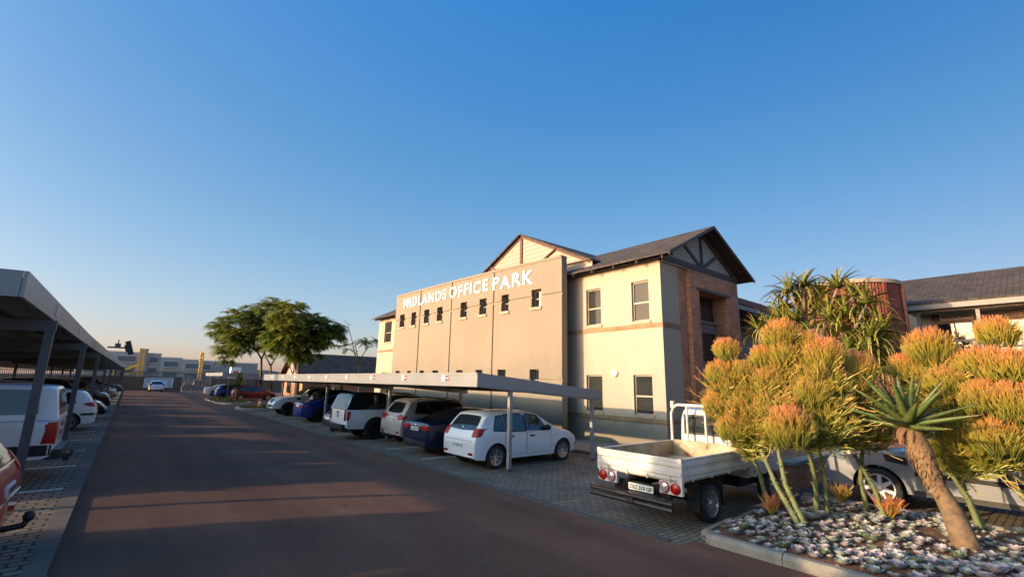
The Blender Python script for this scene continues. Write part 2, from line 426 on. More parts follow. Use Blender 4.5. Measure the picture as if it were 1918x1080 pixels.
mb.prism([(RX0+.05, RY1-.05, 2.20), (RX1, RY1-.05, 1.84), (RX1, RY1-.05, 2.115), (RX0+.05, RY1-.05, 2.555)], (0, .05, 0))
mb.build('fascia', 'steel_fascia', cp)
for yy in (10.0, 17.6, 25.2, 34.3):
    b_ = MB(); b_.prism([(RX0+.2, yy-.06, 2.17), (RX1-.1, yy-.06, 1.80), (RX1-.1, yy-.06, 1.96), (RX0+.2, yy-.06, 2.36)], (0, .12, 0)); b_.build('beam', 'steel_grey', cp)
    for xx, zt in ((8.2, 2.11), (11.58, 1.85)):
        b_ = MB(); b_.box(xx-.05, xx+.05, yy-.05, yy+.05, -.02, zt-.02)
        b_.cur = 1; b_.box(xx-.053, xx+.053, yy-.053, yy+.053, 0, .06); b_.build('post', ['steel_grey', 'steel_dark'], cp)
mb = MB()
for k in range(6):
    x = lerp(RX0+.5, RX1-.4, k/5); mb.box(x-.03, x+.03, RY0+.06, RY1-.06, zroof(x)-.10, zroof(x)-.005)
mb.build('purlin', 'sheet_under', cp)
for k in range(9):
    yy = 11.45+2.57*k; s = MB()
    s.cur = 0; s.box(RX0-.018, RX0-.001, yy-.16, yy+.19, 2.325, 2.485)
    s.cur = 1; s.box(RX0-.021, RX0-.017, yy-.155, yy+.02, 2.33, 2.395); s.box(RX0-.021, RX0-.017, yy-.155, yy+.04, 2.425, 2.48)
    s.build('bay_sign', ['sign_white', 'sign_red'], cp)

# ================================================================ LEFT CARPORT
lc = thing('carport', 'dark shaded steel carport along the left side of the road with beige bay plates', 'carport', (-3.5, 25, .26))
EX = [(0, -1.40), (24, -1.38), (45, -1.15), (70, -.82), (90, -.62)]
LY0 = 9.95
def rc(y): return 0.
def lP(y, a): return (interp(y, EX)-a, y, 3.72-.03*a+rc(y))
LYS = [LY0, 12.3, 16, 20.6, 25, 29, 33, 37.4, 41, 45.7, 50, 54, 62, 70.5, 79, 87]
mb = MB()
for y0, y1 in zip(LYS, LYS[1:]): corrugated(mb, lP, y0, y1, .06, 5.1)
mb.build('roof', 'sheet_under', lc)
def fseg(mb, p0, p1, z0, z1, t):
    (a, b), (c, d) = p0, p1; r0, r1 = rc(b), rc(d)
    mb.mesh([(a, b, z0+r0), (c, d, z0+r1), (c, d, z1+r1), (a, b, z1+r0), (a-t, b, z0+r0), (c-t, d, z0+r1), (c-t, d, z1+r1), (a-t, b, z1+r0)],
            [(0, 1, 2, 3), (5, 4, 7, 6), (3, 2, 6, 7), (1, 0, 4, 5), (0, 3, 7, 4), (2, 1, 5, 6)])
mb = MB()
for y0, y1 in zip(LYS, LYS[1:]): fseg(mb, (interp(y0, EX), y0), (interp(y1, EX), y1), 3.43, 3.83, .05)
mb.prism([(EX[0][1]-.05, LY0, 3.43), (EX[0][1]-5.15, LY0, 3.30), (EX[0][1]-5.15, LY0, 3.68), (EX[0][1]-.05, LY0, 3.83)], (0, .05, 0))
mb.build('fascia', 'steel_fascia', lc)
mb = MB()
for y0, y1 in zip(LYS, LYS[1:]): fseg(mb, (interp(y0, EX)-5.15, y0), (interp(y1, EX)-5.15, y1), 2.66, 3.68, .05)
mb.build('rear_sheeting', 'sheet_under', lc)
for yy in (12.3, 20.6, 29., 37.4, 45.7, 54, 62.4, 70.7, 79, 86.8):
    ex = interp(yy, EX); q_ = rc(yy); b_ = MB()
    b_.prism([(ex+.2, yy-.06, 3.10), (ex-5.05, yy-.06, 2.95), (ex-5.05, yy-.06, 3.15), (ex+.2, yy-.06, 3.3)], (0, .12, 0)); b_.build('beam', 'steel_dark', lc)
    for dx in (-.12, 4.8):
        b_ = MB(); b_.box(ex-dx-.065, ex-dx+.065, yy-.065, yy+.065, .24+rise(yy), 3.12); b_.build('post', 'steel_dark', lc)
mb = MB()
for k in range(7):
    a = .35+k*.75
    for y0, y1 in zip(LYS, LYS[1:]):
        p = Vector(lP(y0, a))-Vector((0, 0, .05)); q = Vector(lP(y1, a))-Vector((0, 0, .05)); mb.bar(p, q, .06, .09)
mb.build('purlin', 'sheet_under', lc)
for yy in (13.9, 19.8, 27., 35., 43., 51, 60, 70):
    ex = interp(yy, EX); q_ = rc(yy); s = MB(); s.box(ex+.001, ex+.014, yy-.2, yy+.2, 3.52+q_, 3.75+q_); s.build('bay_plate', 'sign_beige', lc)
fl = thing('floodlight', 'black floodlight on a short arm above the left carport fascia', 'floodlight', (-1., 33.5, 3.8))
zf = 3.79
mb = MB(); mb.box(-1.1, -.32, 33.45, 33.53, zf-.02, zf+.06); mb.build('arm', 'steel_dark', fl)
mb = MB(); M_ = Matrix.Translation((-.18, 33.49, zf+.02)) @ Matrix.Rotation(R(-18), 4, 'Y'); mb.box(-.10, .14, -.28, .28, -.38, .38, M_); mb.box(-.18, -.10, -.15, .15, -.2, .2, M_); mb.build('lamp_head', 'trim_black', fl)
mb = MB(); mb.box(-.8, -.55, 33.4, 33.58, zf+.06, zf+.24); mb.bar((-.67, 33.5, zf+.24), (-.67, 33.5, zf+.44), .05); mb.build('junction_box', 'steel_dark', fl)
# ================================================================ OFFICE BUILDING
ob = thing('office_building', 'two storey cream office building with brick gateway, tiled gable roofs and curved lettered screen wall', 'building', (14.8, 9.35, 0))
WX, WY0, WY1, EZ = 14.8, 9.35, 34.6, 7.12
def PW(u, z, d): return Vector((WX+d, u, z))          # long wall facing the road, u = Y
ops = [(9.88, 10.66, 4.72, 6.28), (12.2, 13.0, 4.75, 6.3), (9.88, 10.70, 1.26, 2.70), (12.2, 13.04, 1.26, 2.70), (32.3, 33.5, 5.15, 6.75), (32.3, 33.5, 1.3, 2.9)]
for k in range(6): ops.append((15.2+2.6*k, 16.2+2.6*k, 4.8, 6.3)); ops.append((15.2+2.6*k, 16.2+2.6*k, 1.3, 2.7))
mb = MB(); wallface(mb, PW, WY0, WY1, -.1, 7.3, ops, .16)
def PG(u, z, d): return Vector((u, WY0+d, z))          # gable wall, u = X
wallface(mb, PG, WX, 16.0, -.1, 7.2, [], 0); wallface(mb, PG, 20.62, 20.85, -.1, 7.2, [], 0)
def PS(u, z, d): return Vector((20.85, u, z))
wallface(mb, PS, WY0, WY1, -.1, 7.2, [], 0)
mb.quad((WX, WY1, -.1), (20.85, WY1, -.1), (20.85, WY1, 7.2), (WX, WY1, 7.2))
mb.build('wall', 'plaster_cream', ob, fix=False)
for i, o in enumerate(ops): add_window(ob, PW, *o, depth=.14)
for z in (.98, 4.44):
    mb = MB(); mb.box(WX-.035, WX-.001, WY0-.035, 15.2, z, z+.17); mb.box(WX-.001, 15.999, WY0-.035, WY0-.001, z, z+.17); mb.build('string_course', 'brick_course', ob)
    mb = MB(); mb.box(WX-.035, WX-.001, 27, WY1, z, z+.17); mb.build('string_course', 'brick_course', ob)
wl = MB(); wl.lathe([(0, -.09), (.10, -.08), (.145, -.045), (.15, 0)], 20, 'y'); 
M_ = Matrix.Translation((WX-.005, 11.55, 2.76)) @ Matrix.Rotation(R(-90), 4, 'Z'); wl.v = [tuple(M_ @ Vector(v)) for v in wl.v]
wl.build('wall_lamp', 'lamp_globe', ob, smooth=True)
# main roof: ridge along the road direction, tiles laid over rafters
RXC, RZR = 17.75, 8.82
def roofslab(mb, e0, e1, r0, r1, t=.07):
    """slope from eave e0-e1 to ridge r0-r1"""
    P = [Vector(p) for p in (e0, e1, r1, r0)]; d = Vector((0, 0, -t)); mb.mesh(P+[p+d for p in P], [(0, 1, 2, 3), (7, 6, 5, 4), (0, 4, 5, 1), (1, 5, 6, 2), (2, 6, 7, 3), (3, 7, 4, 0)])
mb = MB()
EXL, EZL, EXR, EZR = 14.28, 7.06, 21.2, 7.06
roofslab(mb, (EXL, 8.62, EZL), (EXL, 35.1, EZL), (RXC, 8.62, RZR), (RXC, 35.1, RZR)); roofslab(mb, (EXR, 8.62, EZR), (EXR, 35.1, EZR), (RXC+.004, 8.62, RZR), (RXC+.004, 35.1, RZR))
rf = mb.build('roof', 'roof_tile', ob)
mb = MB()
for k in range(24):
    y = 8.95+k*1.1; mb.bar((EXL+.04, y, EZL-.14), (15.2, y, EZL-.14+.507*.92), .055, .13)
mb.bar((EXL+.30, 8.66, EZL-.02), (EXL+.30, 35, EZL-.02), .05, .16)
mb.build('rafter', 'timber_dark', rf)
mb = MB()
# barge boards of the shaded gable
for sx, ex, ez in ((-1, EXL, EZL), (1, EXR, EZR)):
    a = Vector((ex, 8.60, ez-.13)); b = Vector((RXC, 8.60, RZR-.13)); mb.prism([a, b, b+Vector((0, 0, .13)), a+Vector((0, 0, .13))], (0, .045, 0))
    a2 = Vector((ex+.0, 8.60, ez-.16)); 
mb.build('barge_board', 'timber_dark', rf)
# gable triangle with boards and truss timbers
gy = 9.28
mb = MB()
z0, zt = 6.9, 8.76
rows = 11
for k in range(rows):
    za, zb = lerp(z0, zt, k/rows), lerp(z0, zt, (k+1)/rows)
    def hw(z): return max(.02, (RZR-.02-z)/.507)
    xa = min(hw(za), RXC-14.82); xb = min(hw(zb), RXC-14.82)
    mb.prism([(RXC-xa, gy-.022, za), (RXC+xa, gy-.022, za), (RXC+xb, gy-.004, zb), (RXC-xb, gy-.004, zb)], (0, .03, 0))
gb = mb.build('gable_cladding', 'cladding_grey', ob)
def truss(P, W, H, z0, zt, mname, par, w=.13):
    mb = MB()
    f = lambda u, z: P(u, z)
    for s in (-1, 1):
        mb.bar(f(s*W, z0), f(0, zt), .07, .2, up=Vector((0, 0, 1))); 
        mb.bar(f(0, z0+.02), f(s*W*.47, z0+(zt-z0)*.52), .06, w)
    mb.bar(f(0, z0), f(0, zt-.05), .065, w, up=Vector((1, 0, 0)) if abs((f(1, 0)-f(0, 0)).x) > .5 else Vector((0, 1, 0)))
    mb.bar(f(-W, z0-.02), f(W, z0-.02), .072, .2)
    return mb.build('truss_timber', mname, par)
truss(lambda u, z: Vector((RXC+u, gy-.045, z)), 3.0, 1.6, 7.08, 8.68, 'timber_dark', ob)
# brick gateway on the gable side: stepped pier, deep window bay
mb = MB(); BY1, BY2, BT = 9.345, 9.175, 7.06
def PB(u, z, d): return Vector((u, BY2+d, z))
X0, X1 = 16.0, 20.62
mb.quad((X0, WY0, -.1), (X0, BY1, -.1), (X0, BY1, BT), (X0, WY0, BT))
mb.quad((X0, BY1, -.1), (16.55, BY1, -.1), (16.55, BY1, BT), (X0, BY1, BT)); mb.quad((16.55, BY1, -.1), (16.55, BY2, -.1), (16.55, BY2, BT-.22), (16.55, BY1, BT-.22))
mb.quad((16.55, BY1, BT-.22), (16.55, BY2, BT-.22), (16.55, BY2, BT-.2), (16.55, BY1, BT-.2))
wallface(mb, PB, 16.55, X1, -.1, BT-.22, [(17.25, 19.62, -.1, 6.12)], .75)
mb.quad((16.55, BY1, BT-.2), (X1, BY1, BT-.2), (X1, BY1, BT), (16.55, BY1, BT)); mb.quad((16.55, BY2, BT-.22), (X1, BY2, BT-.22), (X1, BY1, BT-.2), (16.55, BY1, BT-.2))
mb.quad((X0, BY1, BT), (X1, BY1, BT), (X1, WY0+.1, BT), (X0, WY0+.1, BT)); mb.quad((X1, BY2, -.1), (X1, WY0, -.1), (X1, WY0, BT-.2), (X1, BY2, BT-.2))
gw = mb.build('brick_gateway', 'brick_red', ob, fix=False)
mb = MB(); mb.box(17.1, 19.85, BY2-.05, BY2+.3, 6.125, 6.23); mb.build('lintel', 'dark_frame', gw)
def PB2(u, z, d): return Vector((u, BY2+.58+d, z))
for z0, z1, ms, sp in ((5.05, 6.1, [.5], 0), (3.35, 4.55, [.5], 0), (1.75, 3.0, None, 0), (.1, 1.55, [.5], 0)):
    add_window(gw, PB2, 17.3, 19.57, z0, z1, depth=.12, frame='dark_frame' if z0 != 1.75 else 'sign_beige', pane='pane_dark', sill=False, mull=ms, split=None)
simple('spandrel_grey', (.16, .165, .165), .5, var=.05)
for z0, z1 in ((6.105, 6.119), (4.56, 5.045), (3.005, 3.345), (1.56, 1.745)):
    mb = MB(); mb.box(17.26, 19.61, BY2+.60, BY2+.69, z0, z1); mb.box(17.26, 19.61, BY2+.50, BY2+.599, z1-.09 if z1-z0 > .1 else z0, z1); mb.build('spandrel', 'spandrel_grey', gw)
mb = MB(); mb.tube([(20.72, 9.26, 7), (20.72, 9.26, .1)], .055, 10); mb.build('drain_pipe', 'steel_grey', ob, smooth=True)
# second gable, sunlit, facing the road behind the screen wall
GX = 14.95; GYC, GZT, GHW, GZE = 17.5, 9.98, 4.75, 7.75
mb = MB()
sl = (GZT-GZE)/GHW
for s in (-1, 1):
    P = [Vector(p) for p in ((GX-.22, GYC+s*(GHW+.1), GZE-.1), (GX-.22, GYC, GZT), (22, GYC, GZT), (22, GYC+s*(GHW+.1), GZE-.1))]; d = Vector((0, 0, -.08))
    mb.mesh(P+[p+d for p in P], [(0, 1, 2, 3), (7, 6, 5, 4), (0, 4, 5, 1), (1, 5, 6, 2), (2, 6, 7, 3), (3, 7, 4, 0)])
r2 = mb.build('roof', 'roof_tile', ob)
mb = MB()
for s in (-1, 1):
    a = Vector((GX-.06, GYC+s*(GHW-.1), GZE-.22)); b = Vector((GX-.06, GYC, GZT-.20)); mb.prism([a, b, b+Vector((0, 0, .12)), a+Vector((0, 0, .12))], (.04, 0, 0))
mb.build('barge_board', 'timber_red', r2)
mb = MB(); rows = 13
for k in range(rows):
    za, zb = lerp(6.9, GZT-.1, k/rows), lerp(6.9, GZT-.1, (k+1)/rows)
    ya = min(GHW, (GZT-.05-za)/sl); yb = min(GHW, (GZT-.05-zb)/sl)
    mb.prism([(GX-.022, GYC-ya, za), (GX-.022, GYC+ya, za), (GX-.004, GYC+yb, zb), (GX-.004, GYC-yb, zb)], (.03, 0, 0))
mb.build('gable_cladding', 'cladding_cream', ob)
mb = MB(); fx = GX-.05
mb.bar((fx, GYC, 8.2), (fx, GYC, GZT-.25), .06, .16, up=Vector((0, 1, 0)))
for s in (-1, 1): mb.bar((fx, GYC+s*.6, 7.75), (fx, GYC+s*2.55, 8.62), .06, .15, up=Vector((1, 0, 0)))
for s in (-1, 1): mb.bar((fx, GYC+s*4.7, 7.68), (fx, GYC+s*2.4, 7.72), .06, .15, up=Vector((1, 0, 0)))
mb.build('truss_timber', 'timber_red', ob)

# ---- curved screen wall with lettering
SCV = [(13.51, 13.82), (15.478, 13.588), (17.734, 13.378), (19.459, 13.267), (21.316, 13.179), (22.996, 13.118), (24.688, 13.068), (26.313, 13.018), (27.85, 12.98)]
def PC(u, z, d): return Vector((interp(u, SCV)+d, u, z))
UPW = [(26.59, 27.231), (25.175, 25.727), (23.627, 24.202), (22.2, 22.775), (19.901, 20.476), (18.298, 18.85), (16.695, 17.192), (14.66, 15.224)]
LOW = [(26.789, 27.297), (25.385, 25.816), (23.859, 24.345), (22.344, 22.919), (20.056, 20.608), (18.441, 18.983), (16.794, 17.347), (14.76, 15.29)]
sops = [(a, b, 5.661, 6.468) for a, b in UPW]+[(a, b, 2.0, 2.919) for a, b in LOW]
J = [13.51, 17.734, 21.316, 24.688, 27.85]
mb = MB()
usub = [J[0]+.44*k for k in range(1, 32)]+[J[-1]]
def curved(mb, P, u0, u1, z0, z1, ops, depth):
    us = sorted({u0, u1, *[u for u in usub if u0 < u < u1], *[v for o in ops for v in o[:2] if u0 < v < u1]}); zs = sorted({z0, z1, *[v for o in ops for v in o[2:] if z0 < v < z1]})
    for a, b in zip(us, us[1:]):
        for c, d in zip(zs, zs[1:]):
            mu, mz = (a+b)/2, (c+d)/2
            if any(o[0] < mu < o[1] and o[2] < mz < o[3] for o in ops): continue
            mb.quad(P(a, c, 0), P(b, c, 0), P(b, d, 0), P(a, d, 0))
    for a, b, c, d in ops:
        if a < u0 or b > u1 or c < z0 or d > z1: continue
        for q in ((P(a, c, 0), P(a, d, 0), P(a, d, depth), P(a, c, depth)), (P(b, d, 0), P(b, c, 0), P(b, c, depth), P(b, d, depth)),
                  (P(a, d, 0), P(b, d, 0), P(b, d, depth), P(a, d, depth)), (P(b, c, 0), P(a, c, 0), P(a, c, depth), P(b, c, depth))): mb.quad(*q)
# core
PCc = lambda u, z, d: PC(u, z, .05+d)
curved(mb, PCc, J[0], J[-1], -.1, 7.806, sops, .27)
PCb = lambda u, z, d: PC(u, z, .32)
curved(mb, PCb, J[0], J[-1], -.1, 7.806, sops, 0)
for u in (J[0], J[-1]): mb.quad(PC(u, -.1, .05), PC(u, 7.806, .05), PC(u, 7.806, .32), PC(u, -.1, .32))
us = [J[0]]+usub
for a, b in zip(us, us[1:]):
    if b > a: mb.quad(PC(a, 7.806, -.03), PC(b, 7.806, -.03), PC(b, 7.806, .34), PC(a, 7.806, .34)); mb.quad(PC(a, 7.806, -.03), PC(b, 7.806, -.03), PC(b, 7.695, -.03), PC(a, 7.695, -.03)); mb.quad(PC(a, 7.695, -.03), PC(b, 7.695, -.03), PC(b, 7.695, .0), PC(a, 7.695, .0))
# rendered panels with real grooves between them
for j0, j1 in zip(J, J[1:]):
    a, b = j0+(.06 if j0 > J[0]+.1 else 0), j1-(.06 if j1 < J[-1]-.1 else 0)
    for z0, z1 in ((-.1, 2.42), (2.50, 6.09), (6.185, 7.695)):
        lo = [(x0, x1, y0 if y0 > z0 else z0, y1 if y1 < z1 else z1) for x0, x1, y0, y1 in sops if x0 > a and x1 < b and y0 < z1 and y1 > z0]
        curved(mb, PC, a, b, z0, z1, lo, .05)
        for u in (a, b): mb.quad(PC(u, z0, 0), PC(u, z1, 0), PC(u, z1, .05), PC(u, z0, .05))
        uu = [a]+[u for u in usub if a < u < b]+[b]
        for p, q in zip(uu, uu[1:]):
            for z in (z0, z1):
                if any(x0 < (p+q)/2 < x1 and (abs(y0-z) < .01 or abs(y1-z) < .01) for x0, x1, y0, y1 in lo): continue
                mb.quad(PC(p, z, 0), PC(q, z, 0), PC(q, z, .05), PC(p, z, .05))
sw = mb.build('screen_wall', 'plaster_screen', ob, fix=False)
for a, b, c, d in sops:
    f = MB(); pbox(f, PC, a+.002, b-.002, c+.002, d-.002, .27, .29); w_ = f.build('window', 'pane_dark', sw)
    f = MB()
    for p in ((a+.003, a+.04, c, d), (b-.04, b-.003, c, d), (a+.04, b-.04, d-.05, d-.003), (a+.04, b-.04, (c+d)/2-.02, (c+d)/2+.02)): pbox(f, PC, *p, .24, .268)
    f.build('frame', 'window_frame', w_)
    if c > 4: f = MB(); pbox(f, PC, a-.05, b+.05, c-.13, c-.004, -.06, .2); f.build('sill', 'plaster_trim', w_)
# lettering: raised white capitals following the curve
mb = MB()
for word, ua, ub, z0, z1 in (('MIDLANDS', 26.778, 21.847, 6.833, 7.43), ('OFFICE', 21.559, 18.187, 6.811, 7.441), ('PARK', 17.8, 15.114, 6.767, 7.419)):
    v, f = textmesh(word, 1., extrude=.02, offset=.018, space=1.18)
    x0 = min(p.x for p in v); x1 = max(p.x for p in v); y0 = min(p.y for p in v); y1 = max(p.y for p in v); rr = random.Random(len(word))
    mb.mesh([PC(lerp(ua, ub, (p.x-x0)/(x1-x0)), lerp(z0, z1, (p.y-y0)/(y1-y0))+.025*math.sin(p.x*4.1), -.022-p.z*.9) for p in v], f)
mb.build('lettering', 'white_letter', sw)

# ================================================================ LINK WALKWAY ROOF between brick gable and red tower
lk = thing('link_building', 'dark open walkway with maroon sloping fascia joining brick gable and red tower', 'building', (24, 10.5, 0))
simple('maroon_steel', (.19, .07, .06), .45, var=.1)
mb = MB(); mb.prism([(21.25, 9.9, 6.32), (31, 8.3, 5.6), (31, 8.3, 5.85), (21.25, 9.9, 6.6)], (.1, 3.4, 0)); mb.build('roof', 'maroon_steel', lk)
mb = MB(); mb.prism([(21.25, 9.97, 6.08), (31, 8.37, 5.36), (31, 8.37, 5.59), (21.25, 9.97, 6.31)], (0, .06, 0)); mb.build('fascia', 'steel_fascia', lk)
mb = MB(); mb.box(21, 32, 12.2, 12.5, 0, 6.0); mb.box(21.2, 31, 9.5, 12.2, 2.95, 3.15); mb.build('back_wall', 'spandrel_grey', lk)
for x in (21.4, 24.4, 27.4): b_ = MB(); y_ = 9.9-(x-21.25)*.164+.1; b_.box(x-.06, x+.06, y_, y_+.12, 0, 6.1-(x-21.25)*.074); b_.build('post', 'steel_grey', lk)
mb = MB()
for z in (3.35, 3.55, 3.75, 3.95, 4.15): mb.tube([(21.3, 9.75, z), (29.5, 9.2, z)], .022, 6)
mb.build('railing', 'steel_grey', lk)

# ================================================================ RED TOWER
simple('tower_red', (.15, .034, .022), .55, var=.12, scale=1.5, fine=.08, bscale=30)
tw = thing('stair_tower', 'round rust red louvred stair tower behind the tree aloe', 'tower', (22.8, 5.7, 0))
mb = MB(); rad = 1.82; K = 96; pr_ = []
vs = []; fs = []
for i in range(K*2):
    w = 2*math.pi*i/(K*2); r_ = rad-(.035 if i % 2 else 0); vs += [(22.8+r_*math.cos(w), 5.7+r_*math.sin(w), -.1), (22.8+r_*math.cos(w), 5.7+r_*math.sin(w), 6.36)]
n = K*2
for i in range(n): j = (i+1) % n; fs.append((2*i, 2*j, 2*j+1, 2*i+1))
mb.mesh(vs, fs); mb.build('louvre_drum', 'tower_red', tw)
mb = MB(); mb.lathe([(0, 6.51), (rad+.06, 6.51), (rad+.06, 6.362), (0, 6.362)], 64, c=(22.8, 5.7, 0)); mb.build('cap', 'plaster_trim', tw)
mb = MB()
for w in (200, 235, 270): mb.box(-.05, .05, -.06, .06, -.1, 6.34, Matrix.Translation((22.8+1.88*math.cos(R(w)), 5.7+1.88*math.sin(R(w)), 0)) @ Matrix.Rotation(R(w), 4, 'Z'))
mb.build('stiffener', 'tower_red', tw)

# ================================================================ RIGHT BUILDING with balcony
simple('gutter_grey', (.17, .17, .165), .5, var=.08)
rb = thing('balcony_building', 'cream building with long tiled roof, grey balcony posts and steel railing at the right', 'building', (26, 0, 0))
def PR(u, z, d): return Vector((27.6+d, u, z))
rops = [(2.45, 3.70, 3.2, 5.33), (.2, 1.85, 3.7, 5.33), (-3.6, -2.2, 3.2, 5.3), (2.1, 3.4, .2, 2.3), (-.6, 1.2, .9, 2.3)]
mb = MB(); wallface(mb, PR, -9, 5.9, -.1, 6.1, rops, .18); mb.build('wall', 'plaster_cream', rb, fix=False)
for i, o in enumerate(rops): add_window(rb, PR, *o, depth=.15, frame='window_frame' if i else 'window_frame', pane='pane_dark', sill=False, mull=[.5] if i in (0, 2, 3) else None, split=.62, fw=.07)
mb = MB(); mb.box(25.9, 27.6, -9, 5.0, 2.95, 3.2); mb.box(25.88, 25.9, -9, 5.0, 2.9, 3.2); mb.build('balcony_floor', 'plaster_trim', rb)
mb = MB(); mb.box(25.5, 25.62, -9, 4.35, 5.68, 5.96); mb.box(25.9, 26.05, -9, 4.35, 5.60, 5.66); mb.box(25.62, 27.6, -9, 4.35, 5.665, 5.69); mb.build('fascia', 'gutter_grey', rb)
for yy in (3.96, 2.14, .2, -1.8, -3.8): b_ = MB(); b_.box(25.92, 26.03, yy-.06, yy+.06, 0, 5.595); b_.build('balcony_post', 'gutter_grey', rb)
mb = MB()
for z in (3.45, 3.65, 3.85, 4.05, 4.33): mb.tube([(25.97, -9, z), (25.97, 4.2, z)], .02 if z < 4.2 else .028, 6)
for k in range(14): mb.tube([(25.97, 4.1-k, 3.2), (25.97, 4.1-k, 4.33)], .022, 6)
mb.build('railing', 'gutter_grey', rb)
mb = MB(); roofslab(mb, (25.45, -9, 5.97), (25.45, 4.35, 5.97), (30.5, -9, 7.93), (30.5, 5.5, 7.93)); roofslab(mb, (35.5, -9, 5.97), (35.5, 4.35, 5.97), (30.504, -9, 7.93), (30.504, 5.5, 7.93)); mb.build('roof', 'roof_tile', rb)
sg = thing('shop_sign', 'white name board with black square logo above the balcony doors', 'sign', (27.55, 2.75, 5.5))
mb = MB(); mb.box(27.53, 27.58, 2.42, 3.76, 5.38, 5.66); mb.build('board', 'sign_beige', sg)
mb = MB(); mb.box(27.515, 27.529, 3.50, 3.74, 5.39, 5.65); mb.build('logo_block', 'sign_ink', sg); mb = MB()
v, f = textmesh('Sartorius Group', .21, extrude=.004, offset=.006)
w_ = max(p.x for p in v); mb.mesh([Vector((27.52-p.z, 3.44-p.x*.98/w_, 5.48+p.y*.8)) for p in v], f); mb.build('lettering', 'sign_ink', sg)
mb = MB(); v, f = textmesh('G', .22, extrude=.004); mb.mesh([Vector((27.512-p.z, 3.70-p.x*.9, 5.44+p.y*.8)) for p in v], f); mb.build('logo', 'sign_beige', sg)
